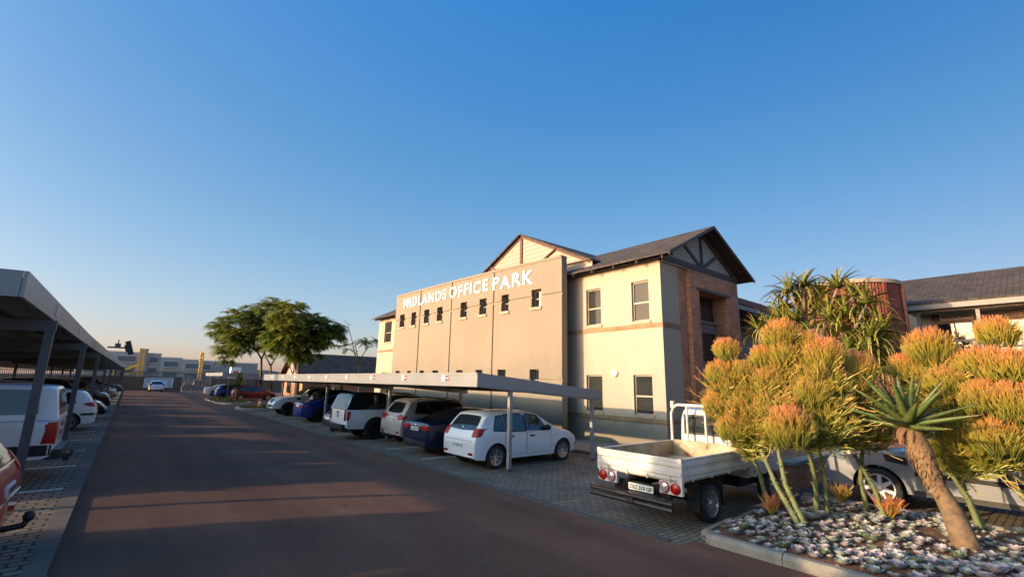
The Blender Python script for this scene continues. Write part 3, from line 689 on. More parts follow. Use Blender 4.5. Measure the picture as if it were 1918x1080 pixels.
# ================================================================ VEHICLES
def paint(name, col, metal=0., rough=.35):
    return simple(name, col, rough, metal=metal, var=.03, scale=1.2, coat=.8)
paint('paint_white', (.82, .82, .815)); paint('paint_red', (.42, .010, .010), .1); paint('paint_navy', (.008, .016, .055), .3, .28)
paint('paint_blue', (.012, .045, .30), .3, .28); paint('paint_silver', (.50, .50, .50), .45); paint('paint_bright_silver', (.46, .47, .49), .4, .3); paint('paint_beige', (.40, .38, .33), .6)
paint('paint_black', (.010, .010, .012), .2, .25); paint('paint_grey', (.20, .19, .175), .7); paint('paint_maroon', (.14, .012, .016), .2)
paint('paint_bright_blue', (.02, .09, .42), .3)
PROF = {
 'hatch': dict(L=4.06, W=1.73, xr=.73, xf=3.32, Rw=.315, sill=.24, zs=(.97, .90), tum=.34, rl=.55, fl=.9, ra=.10, fa=.20,
   prof=[(0, .70), (.02, .80), (.05, .90), (.10, .99), (.2, 1.14), (.36, 1.36), (.44, 1.43), (.6, 1.465), (.95, 1.50), (1.5, 1.52), (2.0, 1.505), (2.35, 1.44), (2.7, 1.24), (3.0, 1.06), (3.15, 1.00), (3.5, .93), (3.8, .83), (3.96, .72), (4.03, .6), (4.06, .5)],
   dlo=[[(.62, 1.02), (.98, .99), (.98, 1.38), (.78, 1.36)], [(1.06, .985), (1.76, .965), (1.76, 1.415), (1.06, 1.40)], [(1.83, .96), (2.72, .93), (2.30, 1.34), (1.83, 1.415)]], doors=[(1.02, 1.80), (1.815, 2.80)],
   rw=[(.66, 1.01), (.57, 1.41)], tl=[(.60, .84), (.60, .88), (.82, 1.08)]),
 'sedan': dict(L=4.70, W=1.84, xr=.98, xf=3.80, Rw=.335, sill=.22, zs=(.98, .90), tum=.36, rl=.7, fl=1.0, ra=.13, fa=.22,
   prof=[(0, .62), (.015, .80), (.03, .93), (.07, 1.0), (.16, 1.02), (.45, 1.04), (.70, 1.08), (1.0, 1.21), (1.3, 1.335), (1.6, 1.40), (2.1, 1.43), (2.6, 1.40), (2.9, 1.29), (3.35, 1.05), (3.5, 1.0), (4.1, .91), (4.45, .78), (4.62, .62), (4.70, .48)],
   dlo=[[(1.02, 1.06), (1.60, 1.00), (1.60, 1.31), (1.42, 1.29)], [(1.66, .995), (2.18, .98), (2.18, 1.34), (1.66, 1.32)], [(2.25, .975), (3.12, .95), (2.66, 1.27), (2.25, 1.335)]], doors=[(1.30, 2.21), (2.225, 3.18)],
   rw=[(.62, 1.08), (.48, 1.35)], tl=[(.46, .78), (.36, .84), (.84, .93)]),
 'suv': dict(L=4.57, W=1.86, xr=.88, xf=3.68, Rw=.365, sill=.30, zs=(1.06, 1.02), tum=.30, rl=.55, fl=.9, ra=.10, fa=.18,
   prof=[(0, .68), (.02, .88), (.05, 1.0), (.12, 1.12), (.28, 1.38), (.40, 1.55), (.5, 1.60), (.7, 1.635), (1.2, 1.665), (1.9, 1.67), (2.4, 1.63), (2.7, 1.53), (3.1, 1.22), (3.3, 1.13), (3.9, 1.05), (4.3, .92), (4.47, .75), (4.57, .52)],
   dlo=[[(.55, 1.17), (1.08, 1.12), (1.08, 1.52), (.72, 1.50)], [(1.15, 1.115), (1.9, 1.10), (1.9, 1.545), (1.15, 1.53)], [(1.97, 1.095), (2.9, 1.08), (2.52, 1.46), (1.97, 1.545)]], doors=[(1.12, 1.93), (1.945, 2.95)],
   rw=[(.62, 1.15), (.52, 1.52)], tl=[(.52, .90), (.50, .94), (.84, 1.10)]),
 'boxsuv': dict(L=4.79, W=1.92, xr=.98, xf=3.88, Rw=.385, sill=.34, zs=(1.16, 1.12), tum=.24, rl=.3, fl=.7, ra=.07, fa=.13,
   prof=[(0, .7), (.015, .95), (.03, 1.15), (.06, 1.3), (.16, 1.62), (.24, 1.74), (.4, 1.80), (1.4, 1.83), (2.1, 1.82), (2.6, 1.76), (2.85, 1.64), (3.25, 1.28), (3.4, 1.2), (4.1, 1.13), (4.5, 1.04), (4.68, .85), (4.77, .62), (4.79, .5)],
   dlo=[[(.35, 1.25), (1.1, 1.22), (1.1, 1.62), (.42, 1.60)], [(1.18, 1.22), (2.0, 1.20), (2.0, 1.64), (1.18, 1.63)], [(2.08, 1.2), (3.05, 1.18), (2.68, 1.56), (2.08, 1.64)]], doors=[(1.14, 2.04), (2.055, 3.12)],
   rw=[(.68, 1.25), (.58, 1.65)], tl=[(.66, .95), (.66, 1.0), (.86, 1.35)]),
 'pickup': dict(L=5.36, W=1.87, xr=1.20, xf=4.42, Rw=.40, sill=.42, zs=(1.12, 1.10), tum=.30, rl=.12, fl=.9, ra=.04, fa=.16,
   prof=[(0, 1.10), (.02, 1.17), (.05, 1.185), (1.50, 1.185), (1.54, 1.2), (1.58, 1.5), (1.62, 1.70), (1.8, 1.78), (2.4, 1.82), (2.9, 1.80), (3.2, 1.70), (3.7, 1.31), (3.85, 1.23), (4.5, 1.17), (5.0, 1.08), (5.22, .92), (5.33, .7), (5.36, .58)],
   dlo=[[(1.74, 1.22), (2.48, 1.20), (2.48, 1.66), (1.80, 1.64)], [(2.56, 1.195), (3.52, 1.17), (3.08, 1.58), (2.56, 1.67)]], doors=[(1.66, 2.51), (2.525, 3.58)],
   rw=None, tl=[(.72, .74), (.72, .90), (.90, 1.14)]),
}
def sampl(pl, t):
    """point at fraction t along polyline pl"""
    if len(pl) == 1: return Vector(pl[0])
    ls = [(Vector(b)-Vector(a)).length for a, b in zip(pl, pl[1:])]; T = sum(ls)*t
    for (a, b), l in zip(zip(pl, pl[1:]), ls):
        if T <= l or (a, b) == (pl[-2], pl[-1]): return Vector(a).lerp(Vector(b), min(1, T/l) if l > 0 else 0)
        T -= l
class Car:
    def __init__(s, root, kind, body_mat, **o):
        p = dict(PROF[kind]); p.update(o); s.p = p; s.root = root; s.kind = kind; s.bm = body_mat
        s.L = p['L']; s.body()
    def zt(s, x):
        p = s.p['prof']; w = .045
        if x < .12 or x > s.L-.12: return interp(x, p)
        return sum(interp(x+k*w/3, p) for k in range(-3, 4))/7
    def body(s):
        p = s.p; L = s.L; W = p['W']; Rw = p['Rw']; Ra = Rw+.055
        xs = {0, .006, .015, .03, .05, .08, .12, .17, L-.004, L-.012, L-.03, L-.055, L-.09, L-.13, L-.18, L}
        xs |= {L*k/56 for k in range(57)}
        for c in (p['xr'], p['xf']):
            xs |= {c-Ra-.001, c+Ra+.001}; xs |= {c+Ra*math.sin(math.pi*(k/14-.5)) for k in range(15)}
        xs |= {x for x, z in p['prof']}
        xs = sorted(xs); out = [xs[0]]
        for x in xs[1:]:
            if x-out[-1] > 8e-4: out.append(x)
        xs = out; NS, NT = 10, 8; rows = []
        for x in xs:
            hw = W/2
            if x < p['rl']: hw *= 1-p['ra']*(1-x/p['rl'])**2.4
            if x > L-p['fl']: hw *= 1-p['fa']*((x-L+p['fl'])/p['fl'])**2.6
            e = min(x, L-x)
            if e < .05: hw -= .03*(1-e/.05)**2
            zt = s.zt(x); zs = lerp(p['zs'][0], p['zs'][1], x/L)
            zb = p['sill']+.03*(1-min(1, e/.5))
            if x < .1: zb += .05*(1-x/.1)
            for c in (p['xr'], p['xf']):
                if abs(x-c) < Ra: zb = max(zb, Rw+math.sqrt(max(0, Ra*Ra-(x-c)**2)))
            rc = .045+.05*min(1, max(0, (zt-zs)/.4)); zc = max(zb+.05, zt-rc); zsh = min(zs, zc-.015)
            zsh = max(zsh, zb+.02)
            row = []
            zlow = p['sill']
            for k in range(NS):
                z = lerp(zb, zsh, k/6) if k <= 6 else lerp(zsh, zc, (k-6)/3)
                u = max(0, min(1, (z-zlow)/(zs-zlow)))
                y = hw*(1-.055*(1-u)**2.2)+.012*math.sin(math.pi*min(1, u*1.1))
                if z > zsh: y -= .018*min(1, (z-zsh)/.03)+p['tum']*max(0, z-zs)+.05*max(0, z-zs)**2
                row.append((y, z))
            yc = row[-1][0]; n = 2.5
            for k in range(1, NT+1):
                th = math.pi/2*k/NT; row.append((yc*max(0, math.cos(th))**(2/n), zc+(zt-zc)*math.sin(th)**(2/n)))
            row[-1] = (0, zt); rows.append(row)
        M_ = len(rows[0]); vs = []; idx = []
        for x, row in zip(xs, rows):
            a = [];
            for y, z in row: a.append(len(vs)); vs.append((x-L/2, y, z))
            b = []
            for i, (y, z) in enumerate(row):
                if i == M_-1: b.append(a[-1])
                else: b.append(len(vs)); vs.append((x-L/2, -y, z))
            idx.append((a, b))
        mb = MB(); mb.v = vs
        def q(m, *f): mb.f.append(f); mb.m.append(m)
        for i in range(len(xs)-1):
            (a, b), (c, d) = idx[i], idx[i+1]
            for k in range(M_-1):
                q(0, a[k], c[k], c[k+1], a[k+1])
                if k == M_-2: q(0, b[k], b[k+1], d[k+1], d[k])
                else: q(0, b[k], b[k+1], d[k+1], d[k])
            q(1, a[0], b[0], d[0], c[0])
        for (a, b), fl in ((idx[0], 0), (idx[-1], 1)):
            for k in range(M_-2): q(0, a[k], a[k+1], b[k+1], b[k])
            q(0, a[M_-2], a[M_-1], b[M_-2])
        s.bvh = BVHTree.FromPolygons([Vector(v) for v in mb.v], [tuple(f) for f in mb.f])
        s.ob = mb.build('body', [s.bm, 'under_black'], s.root, smooth=True, ang=38, world=False, uv=False)
    def hit(s, o, d, bvh=None):
        r = (bvh or s.bvh).ray_cast(Vector(o), Vector(d)); return r
    def patch(s, name, proj, top, bot, mat, off=.006, nu=10, nv=4, skirt=.02, parent=None, side=1, bvh=None, smooth=True, rnd_=0., mats=None):
        """panel laid over the body: top and bottom outlines given in the projection plane"""
        L = s.L; g = []
        for j in range(nv+1):
            row = []
            for i in range(nu+1):
                u, v = i/nu, j/nv
                if rnd_:
                    # squircle the corners
                    cu, cv = 2*u-1, 2*v-1; k = rnd_
                    fu = cu*math.sqrt(max(0, 1-k*cv*cv/2)); fv = cv*math.sqrt(max(0, 1-k*cu*cu/2)); u, v = (fu+1)/2, (fv+1)/2
                p = sampl(bot, u).lerp(sampl(top, u), v); a, z = p.x, p.y
                if proj == 'side': o = (a-L/2, side*3, z); d = (0, -side, 0)
                elif proj == 'rear': o = (-L/2-2, a, z); d = (1, 0, 0)
                elif proj == 'front': o = (L/2+2, a, z); d = (-1, 0, 0)
                else: o = (a-L/2, z, 4); d = (0, 0, -1)
                h = s.hit(o, d, bvh)
                if h[0] is None: row.append(None); continue
                nn = h[1] if h[1].dot(Vector(d)) < 0 else -h[1]
                row.append((h[0], (nn-Vector(d)*.6).normalized(), Vector(d)))
            g.append(row)
        # fill misses from neighbours
        for j in range(nv+1):
            for i in range(nu+1):
                if g[j][i] is None:
                    for r_ in range(1, nu+1):
                        c = [g[b][a] for b, a in ((j, i-r_), (j, i+r_), (j-r_, i), (j+r_, i)) if 0 <= b <= nv and 0 <= a <= nu and g[b][a] is not None]
                        if c: g[j][i] = c[0]; break
                if g[j][i] is None: return None
        mb = MB(); vs = [q[0]+q[1]*off for r_ in g for q in r_]; w = nu+1; fs = []
        for j in range(nv):
            for i in range(nu): k = j*w+i; fs.append((k, k+1, k+w+1, k+w))
        ring = [i for i in range(w)]+[j*w+nu for j in range(1, nv+1)]+[nv*w+i for i in range(nu-1, -1, -1)]+[j*w for j in range(nv-1, 0, -1)]
        base = len(vs); vs += [vs[k]+g[k//w][k % w][2]*skirt for k in ring]
        for a in range(len(ring)): b = (a+1) % len(ring); fs.append((ring[a], ring[b], base+b, base+a))
        mb.mesh(vs, fs)
        return mb.build(name, mats or mat, parent or s.root, smooth=smooth, ang=35, world=False, uv=False)
    def quadpatch(s, name, proj, q, mat, **k): return s.patch(name, proj, [q[3], q[2]], [q[0], q[1]], mat, **k)
    def wheels(s, rim='rim_silver', n=5, style=0, track=None):
        p = s.p; Rw = p['Rw']; w = .215; L = s.L
        first = None
        for x, y in ((p['xr'], 1), (p['xr'], -1), (p['xf'], 1), (p['xf'], -1)):
            loc = (x-L/2, y*(p['W']/2-.135), Rw)
            if first is None:
                mb = MB(); r0 = Rw*.70
                mb.lathe([(r0*.9, -w/2), (r0, -w/2), (Rw*.94, -w/2), (Rw*.985, -w*.40), (Rw, -w*.3), (Rw, w*.3), (Rw*.985, w*.40), (Rw*.94, w/2), (r0*1.04, w/2+.004), (r0, w/2-.01), (r0*.9, w*.3)], 40, 'y')
                t = mb.build('wheel', 'rubber', s.root, smooth=True, ang=50, world=False, uv=False)
                mb = MB(); mb.cur = 0; mb.lathe([(0, w*.16), (r0*.93, w*.12)], 32, 'y'); mb.lathe([(0, -w*.2), (r0*.93, -w*.2)], 24, 'y')
                mb.cur = 1; mb.lathe([(r0*.86, w*.30), (r0*.90, w*.44), (r0*.99, w*.47), (r0*1.0, w*.3), (r0*.97, -w*.3)], 40, 'y')
                for k in range(n):
                    a = 2*math.pi*k/n+.3
                    def arm(a0, a1, ri, ro, wi, wo):
                        d0 = Vector((math.cos(a0), 0, math.sin(a0))); d1 = Vector((math.cos(a1), 0, math.sin(a1)))
                        p0 = d0*ri; p1 = d1*ro; t_ = (p1-p0).normalized().cross(Vector((0, 1, 0)))
                        y0, y1 = w*.36, w*.44
                        q = [p0-t_*wi, p0+t_*wi, p1+t_*wo, p1-t_*wo]
                        mb.mesh([v+Vector((0, y0, 0)) for v in q[:2]]+[v+Vector((0, y1, 0)) for v in q[2:]]+[v+Vector((0, w*.16, 0)) for v in q], [(0, 1, 2, 3), (4, 5, 1, 0), (5, 6, 2, 1), (6, 7, 3, 2), (7, 4, 0, 3)])
                    if style == 0: arm(a, a, r0*.16, r0*.93, .034*Rw/.33, .026*Rw/.33)
                    elif style == 1:
                        arm(a, a+.16, r0*.14, r0*.93, .018, .016); arm(a, a-.16, r0*.14, r0*.93, .018, .016)
                    else:
                        arm(a, a, r0*.2, r0*.55, .012, .012); arm(a, a+.2, r0*.5, r0*.93, .011, .010); arm(a, a-.2, r0*.5, r0*.93, .011, .010); arm(a+.2, a+.2, r0*.2, r0*.9, .008, .008)
                mb.lathe([(0, w*.46), (r0*.15, w*.45), (r0*.24, w*.36), (r0*.24, w*.16)], 20, 'y')
                rm = mb.build('rim', ['rim_dark', rim], t, smooth=False, world=False, uv=False)
                first = t; o = t
            else:
                o = first.copy(); COL.objects.link(o); o.parent = s.root
                c = kids(first)[0].copy(); COL.objects.link(c); c.parent = o
            o.location = loc; o.rotation_euler = (0, .35*x, 0 if y > 0 else math.pi)
    def glasshouse(s, tint='car_glass', rails=False):
        p = s.p
        for sd_ in (1, -1):
            for q in p['dlo']:
                big = [(q[0][0]-.035, q[0][1]-.03), (q[1][0]+.035, q[1][1]-.03), (q[2][0]+.03, q[2][1]+.035), (q[3][0]-.03, q[3][1]+.035)]
                s.quadpatch('window_seal', 'side', big, 'trim_black', off=.003, side=sd_, nu=12, nv=5, skirt=.01)
                w_ = s.quadpatch('side_window', 'side', q, tint, off=.007, side=sd_, nu=12, nv=5, skirt=.01)
            for a, b in p['doors']:
                lo = p['sill']+.09; x0, x1 = a, b; zt0 = lerp(*p['zs'], a/s.L)-.015
                s.quadpatch('door_gap', 'side', [(x0-.005, lo-.006), (x1+.005, lo-.006), (x1+.005, zt0), (x0-.005, zt0)], 'under_black', off=.0015, side=sd_, nu=14, nv=9, skirt=.002)
                Ra = p['Rw']+.075; xl = lambda z: max(x0, (p['xr']+math.sqrt(max(0, Ra*Ra-(z-p['Rw'])**2))) if abs(z-p['Rw']) < Ra else x0)
                bot = [(x0+.004, lo), (x1-.004, lo)]; top = [(x0+.004, zt0), (x1-.004, zt0)]
                d_ = s.patch('door', 'side', top, bot, s.bm, off=.005, side=sd_, nu=14, nv=9, skirt=.004)
                hx = a+.10; hz = lerp(*p['zs'], a/s.L)-.12
                if d_: s.quadpatch('handle', 'side', [(hx, hz-.022), (hx+.2, hz-.022), (hx+.2, hz+.022), (hx, hz+.022)], 'trim_black' if s.p.get('blackhandle') else s.bm, off=.03, side=sd_, nu=6, nv=2, skirt=.03, parent=d_, rnd_=.5)
        wz = p['prof']
        # windscreen and rear window
        ws = s.p.get('ws')
        L = s.L
        hx = max(x for x, z in wz if z > max(z for x, z in wz)-.03)
        cx = [x for x, z in wz if x > hx]; 
        base = next(x for x, z in wz if x > hx+.2 and z < lerp(*p['zs'], x/L)+.13)
        zb_, zt_ = s.zt(base)+.0, s.zt(hx+.12)-.02
        hw = p['W']/2
        s.patch('windscreen', 'front', [(-hw*.64, zt_-.03), (0, zt_), (hw*.64, zt_-.03)], [(-hw*.84, zb_+.02), (0, zb_+.05), (hw*.84, zb_+.02)], tint, off=.006, nu=16, nv=7, skirt=.01)
        if p['rw']:
            (w0, z0), (w1, z1) = p['rw']
            s.patch('rear_window', 'rear', [(-w1, z1-.02), (0, z1), (w1, z1-.02)], [(-w0, z0), (0, z0-.015), (w0, z0)], tint, off=.006, nu=16, nv=7, skirt=.01, rnd_=.25)
        for sd_ in (1, -1):
            mx = p['dlo'][-1][1][0]-.16; mz = p['dlo'][-1][1][1]+.10
            mb = MB(); vs = []; fs = []
            hwm = p['W']/2-.03
            mb.tube([(mx-L/2, sd_*(hwm-.06), mz-.06), (mx-L/2, sd_*(hwm+.06), mz-.02)], .03, 6)
            mb.tube([(mx-L/2+.02, sd_*(hwm+.03), mz), (mx-L/2+.01, sd_*(hwm+.05), mz), (mx-L/2, sd_*(hwm+.12), mz+.005), (mx-L/2-.01, sd_*(hwm+.20), mz), (mx-L/2-.01, sd_*(hwm+.22), mz)], [.03, .075, .085, .07, .03], 10)
            mb.build('wing_mirror', 'trim_black' if s.p.get('blackmirror') else s.bm, s.root, smooth=True, world=False, uv=False)
    def tail(s, lamp='lamp_red', plate='', platez=None, badge=True, bumper=None, refl=True, wrap=.20, pw=.26):
        p = s.p; (a, z0), (b, _), (c, z1) = p['tl']
        for sd_ in (1, -1):
            s.patch('tail_lamp', 'rear', [(sd_*b, z1), (sd_*c, z1-.01)], [(sd_*a, z0), (sd_*c, z0+.01)], lamp, off=.014, nu=8, nv=5, skirt=.03, rnd_=.3)
            s.patch('tail_lamp', 'side', [(.03 if s.kind != 'pickup' else .02, z1-.02), (wrap, z1-.05)], [(.03 if s.kind != 'pickup' else .02, z0+.02), (wrap*.6, z0+.03)], lamp, off=.010, nu=6, nv=5, skirt=.02, side=sd_)
            if refl: s.patch('reflector', 'rear', [(sd_*.52, p['sill']+.20), (sd_*.72, p['sill']+.20)], [(sd_*.52, p['sill']+.14), (sd_*.72, p['sill']+.14)], 'lamp_dark_red', off=.008, nu=4, nv=2, skirt=.01)
        pz = platez or (p['tl'][0][1]+.02)
        pl = s.quadpatch('number_plate', 'rear', [(pw, pz-.055), (-pw, pz-.055), (-pw, pz+.055), (pw, pz+.055)], 'plate_white', off=.016, nu=6, nv=2, skirt=.02)
        if plate and pl:
            v, f = textmesh(plate, .098, extrude=.002); w_ = max(q.x for q in v)
            xr_ = min(q.co.x for q in pl.data.vertices)
            mb = MB(); mb.mesh([Vector((xr_-.002-q.z, pw*.9-q.x*(pw*1.8/w_), pz-.034+q.y)) for q in v], f); mb.build('plate_lettering', 'sign_ink', pl, world=False, uv=False)
        if badge:
            bz = p['tl'][2][1]-.02
            h = s.hit((-s.L/2-2, 0, bz), (1, 0, 0))
            if h[0]:
                mb = MB(); mb.lathe([(0, -.012), (.035, -.01), (.042, 0)], 16, 'y'); M_ = Matrix.Translation(h[0]) @ Matrix.Rotation(R(-90), 4, 'Z'); mb.v = [tuple(M_ @ Vector(q)) for q in mb.v]; mb.build('badge', 'chrome', s.root, smooth=True, world=False, uv=False)
        if bumper:
            s.patch('bumper_trim', 'rear', [(-.80, bumper[1]), (.80, bumper[1])], [(-.78, bumper[0]), (.78, bumper[0])], 'trim_black', off=.012, nu=14, nv=3, skirt=.02)
    def nose(s, grille=(.34, .62, .84), lampz=(.70, .84), chrome=False, plate=True, drl=False):
        p = s.p; w, z0, z1 = grille
        s.patch('grille', 'front', [(-w, z1), (w, z1)], [(-w*.86, z0), (w*.86, z0)], 'trim_black', off=.012, nu=12, nv=5, skirt=.02, rnd_=.3)
        for k in range(3):
            z = lerp(z0, z1, (k+.7)/3.2); s.patch('grille_bar', 'front', [(-w*.85, z+.012), (w*.85, z+.012)], [(-w*.85, z-.012), (w*.85, z-.012)], 'chrome' if chrome else 'steel_dark', off=.022, nu=10, nv=1, skirt=.01)
        for sd_ in (1, -1):
            s.patch('headlight', 'front', [(sd_*(w+.04), lampz[1]-.01), (sd_*.82, lampz[1]+.05)], [(sd_*(w+.03), lampz[0]), (sd_*.82, lampz[0]+.06)], 'lamp_clear', off=.012, nu=8, nv=4, skirt=.03, rnd_=.25)
            s.patch('fog_lamp', 'front', [(sd_*.56, p['sill']+.26), (sd_*.74, p['sill']+.28)], [(sd_*.56, p['sill']+.14), (sd_*.74, p['sill']+.15)], 'trim_black', off=.008, nu=5, nv=3, skirt=.01, rnd_=.4)
        s.patch('lower_grille', 'front', [(-.5, p['sill']+.24), (.5, p['sill']+.24)], [(-.45, p['sill']+.10), (.45, p['sill']+.10)], 'trim_black', off=.008, nu=10, nv=2, skirt=.01)
        if plate: s.quadpatch('number_plate', 'front', [(-.26, p['sill']+.26), (.26, p['sill']+.26), (.26, p['sill']+.37), (-.26, p['sill']+.37)], 'plate_white', off=.02, nu=6, nv=2, skirt=.02)
    def rails(s, mat='trim_black'):
        L = s.L; p = s.p; a, b = p['dlo'][0][3][0]-.05, p['dlo'][-1][2][0]+.05
        for sd_ in (1, -1):
            path = []
            for k in range(9):
                x = lerp(a, b, k/8); h = s.hit((x-L/2, sd_*p['W']*.345, 4), (0, 0, -1)); 
                if h[0]: path.append(h[0]+Vector((0, 0, .045 if 0 < k < 8 else .0)))
            mb = MB(); mb.tube(path, .018, 6); mb.build('roof_rail', mat, s.root, smooth=True, world=False, uv=False)
def canopy(c, mat, x0, x1, zt, glass='car_glass', rearglass='car_glass', tiltr=.20, winlist=None, name='canopy', zb=1.17):
    """load bay canopy with rounded roof edge and sloping tailgate window"""
    L = c.L; W = c.p['W']; mb = MB(); xs = []
    sts = [(x0-.02, zb), (x0+.0, zb+.04), (x0+tiltr*.5, lerp(zb, zt, .5)), (x0+tiltr*.9, zt-.10), (x0+tiltr+.03, zt-.035), (x0+tiltr+.12, zt-.008), (x0+.9, zt+.02), (x1-.1, zt+.015), (x1, zt)]
    rows = []
    for x, z in sts:
        r_ = []; hwb = W/2-.03; h = z-zb
        for k in range(6): zz = lerp(zb-.01, z-min(.07, h*.5), k/5); r_.append((hwb-.16*(zz-zb)-(.02 if x <= x0 else 0), zz))
        yc, zc = r_[-1]
        for k in range(1, 7): th = math.pi/2*k/6; r_.append((yc*max(0, math.cos(th))**.72, zc+(z-zc)*math.sin(th)**.72))
        r_[-1] = (0, z); rows.append([(x-L/2, y, q) for y, q in r_]+[(x-L/2, -y, q) for y, q in reversed(r_[:-1])])
    n = len(rows[0]); mb.v = [p for r_ in rows for p in r_]
    for i in range(len(rows)-1):
        for k in range(n-1): mb.f.append((i*n+k, (i+1)*n+k, (i+1)*n+k+1, i*n+k+1)); mb.m.append(0)
    mb.f.append(tuple(range(n))); mb.m.append(0); mb.f.append(tuple((len(rows)-1)*n+k for k in reversed(range(n)))); mb.m.append(0)
    bvh = BVHTree.FromPolygons([Vector(v) for v in mb.v], mb.f)
    o = mb.build(name, mat, c.root, smooth=True, ang=40, world=False, uv=False)
    wl = winlist or [(x0+.28, x1-.08)]
    for sd_ in (1, -1):
        for a, b in wl: c.quadpatch('canopy_window', 'side', [(a, zb+.10), (b, zb+.10), (b, zt-.09), (a+.08, zt-.09)], glass, off=.006, side=sd_, bvh=bvh, nu=10, nv=6, skirt=.01, parent=o, rnd_=.12)
    c.quadpatch('canopy_rear_window', 'rear', [(.70, zb+.07), (-.70, zb+.07), (-.60, zt-.09), (.60, zt-.09)], rearglass, off=.006, bvh=bvh, nu=10, nv=6, skirt=.01, parent=o, rnd_=.12)
    return o, bvh
def pickup_common(c, plate='', lamp='lamp_red', towbar=True, flares=False, tailbadge=True, lampz=None):
    c.glasshouse(); L = c.L
    c.patch('tailgate', 'rear', [(-.70, 1.15), (.70, 1.15)], [(-.70, .66), (.70, .66)], c.bm, off=.010, nu=14, nv=6, skirt=.012)
    c.quadpatch('tailgate_handle', 'rear', [(.13, 1.0), (-.13, 1.0), (-.13, 1.07), (.13, 1.07)], 'trim_black', off=.022, nu=4, nv=2, skirt=.02)
    c.tail(lamp=lamp, plate=plate, platez=.52, badge=False, refl=False, wrap=.16)
    if tailbadge:
        h = c.hit((-L/2-2, 0, .90), (1, 0, 0)); mb = MB(); mb.lathe([(0, -.016), (.07, -.014), (.085, 0)], 18, 'y'); M_ = Matrix.Translation(h[0]-Vector((.01, 0, 0))) @ Matrix.Rotation(R(-90), 4, 'Z'); mb.v = [tuple(M_ @ Vector(q)) for q in mb.v]; mb.build('badge', 'paint_navy', c.root, smooth=True, world=False, uv=False)
    mb = MB(); mb.box(-L/2-.14, -L/2+.1, -.86, .86, .42, .60); mb.box(-L/2-.15, -L/2+.02, -.34, .34, .40, .47); mb.build('rear_bumper', 'trim_black', c.root, world=False, uv=False)
    if towbar:
        mb = MB(); mb.tube([(-L/2+.1, 0, .36), (-L/2-.20, 0, .36), (-L/2-.25, 0, .42)], .03, 8); mb.lathe([(0, .03), (.022, .022), (.03, 0), (.022, -.022), (0, -.03)], 10, c=(-L/2-.25, 0, .46)); mb.box(-L/2-.22, -L/2-.14, -.06, .06, .28, .42); mb.build('tow_bar', 'trim_black', c.root, smooth=False, world=False, uv=False)
    if flares:
        for sd_ in (1, -1):
            for xc in (c.p['xr'], c.p['xf']):
                Ra = c.p['Rw']+.05; mb = MB(); pts = []
                for k in range(17):
                    a = math.pi*(k/16); 
                    pts.append((xc-L/2+math.cos(a)*Ra, sd_*(c.p['W']/2+.012), c.p['Rw']+math.sin(a)*Ra))
                mb.tube(pts, .035, 6); mb.build('wheel_arch', 'trim_black', c.root, smooth=True, world=False, uv=False)

def newcar(name, label, cat, x, y, rotz, z=None, group=None):
    return thing(name, label, cat, (x, y, gz(x, y) if z is None else z), R(rotz), group)
GR = 'cars parked under the right carport'; GL = 'cars parked under the left carport'

# ---- right row
t = newcar('hatchback', 'white small hatchback under the near end of the right carport', 'car', 9.42, 11.28, 0, group=GR)
c = Car(t, 'hatch', 'paint_white', blackmirror=True, blackhandle=True); c.glasshouse(tint='car_glass_blue'); c.tail(plate='JX 18 BV GP', platez=.60, wrap=.30); c.nose(); c.wheels('rim_silver', 8, 2)
c.patch('spoiler', 'top', [(.41, .60), (.66, .60)], [(.41, -.60), (.66, -.60)], 'paint_white', off=.035, nu=4, nv=10, skirt=.04)
c.quadpatch('rear_wiper', 'rear', [(.34, 1.085), (-.05, 1.07), (-.05, 1.09), (.34, 1.10)], 'trim_black', off=.02, nu=6, nv=1, skirt=.015)
c.quadpatch('boot_seam', 'rear', [(.70, .735), (-.70, .735), (-.70, .742), (.70, .742)], 'under_black', off=.003, nu=12, nv=1, skirt=.003)
t = newcar('sedan', 'dark navy saloon car parked beside the white hatchback', 'car', 9.80, 13.98, 0, group=GR)
c = Car(t, 'sedan', 'paint_navy'); c.glasshouse(); c.tail(lamp='lamp_red', plate='HX 58 BV GP', platez=.80, wrap=.26); c.nose(); c.wheels('rim_dark', 5, 1)
for z in (.36, .42): c.quadpatch('bumper_strip', 'rear', [(.74, z-.012), (-.74, z-.012), (-.74, z+.012), (.74, z+.012)], 'chrome', off=.012, nu=12, nv=1, skirt=.01)
c.quadpatch('bumper_trim', 'rear', [(.76, .29), (-.76, .29), (-.76, .345), (.76, .345)], 'trim_black', off=.009, nu=12, nv=1, skirt=.01)
for sd_ in (1, -1): c.patch('window_trim', 'side', [(.95, 1.085), (1.42, 1.335), (2.2, 1.375), (2.70, 1.30)], [(.98, 1.07), (1.43, 1.318), (2.2, 1.358), (2.69, 1.285)], 'chrome', off=.008, side=sd_, nu=16, nv=1, skirt=.006)
t = newcar('suv', 'silver suv with black roof rails parked between navy saloon and white bakkie', 'car', 10.08, 16.55, 0, group=GR)
c = Car(t, 'suv', 'paint_silver'); c.glasshouse(); c.rails(); c.tail(plate='LR 97 VY GP', platez=.93, wrap=.24); c.nose(); c.wheels('rim_silver', 5, 0)
c.patch('spoiler', 'top', [(.44, .62), (.7, .62)], [(.44, -.62), (.7, -.62)], 'paint_silver', off=.03, nu=4, nv=10, skirt=.035)
mb = MB(); mb.tube([(-c.L/2+.2, .1, .34), (-c.L/2-.14, .1, .33), (-c.L/2-.17, .1, .40)], .028, 8); mb.lathe([(0, .03), (.03, 0), (0, -.03)], 10, c=(-c.L/2-.17, .1, .44)); mb.build('tow_bar', 'trim_black', t, world=False, uv=False)
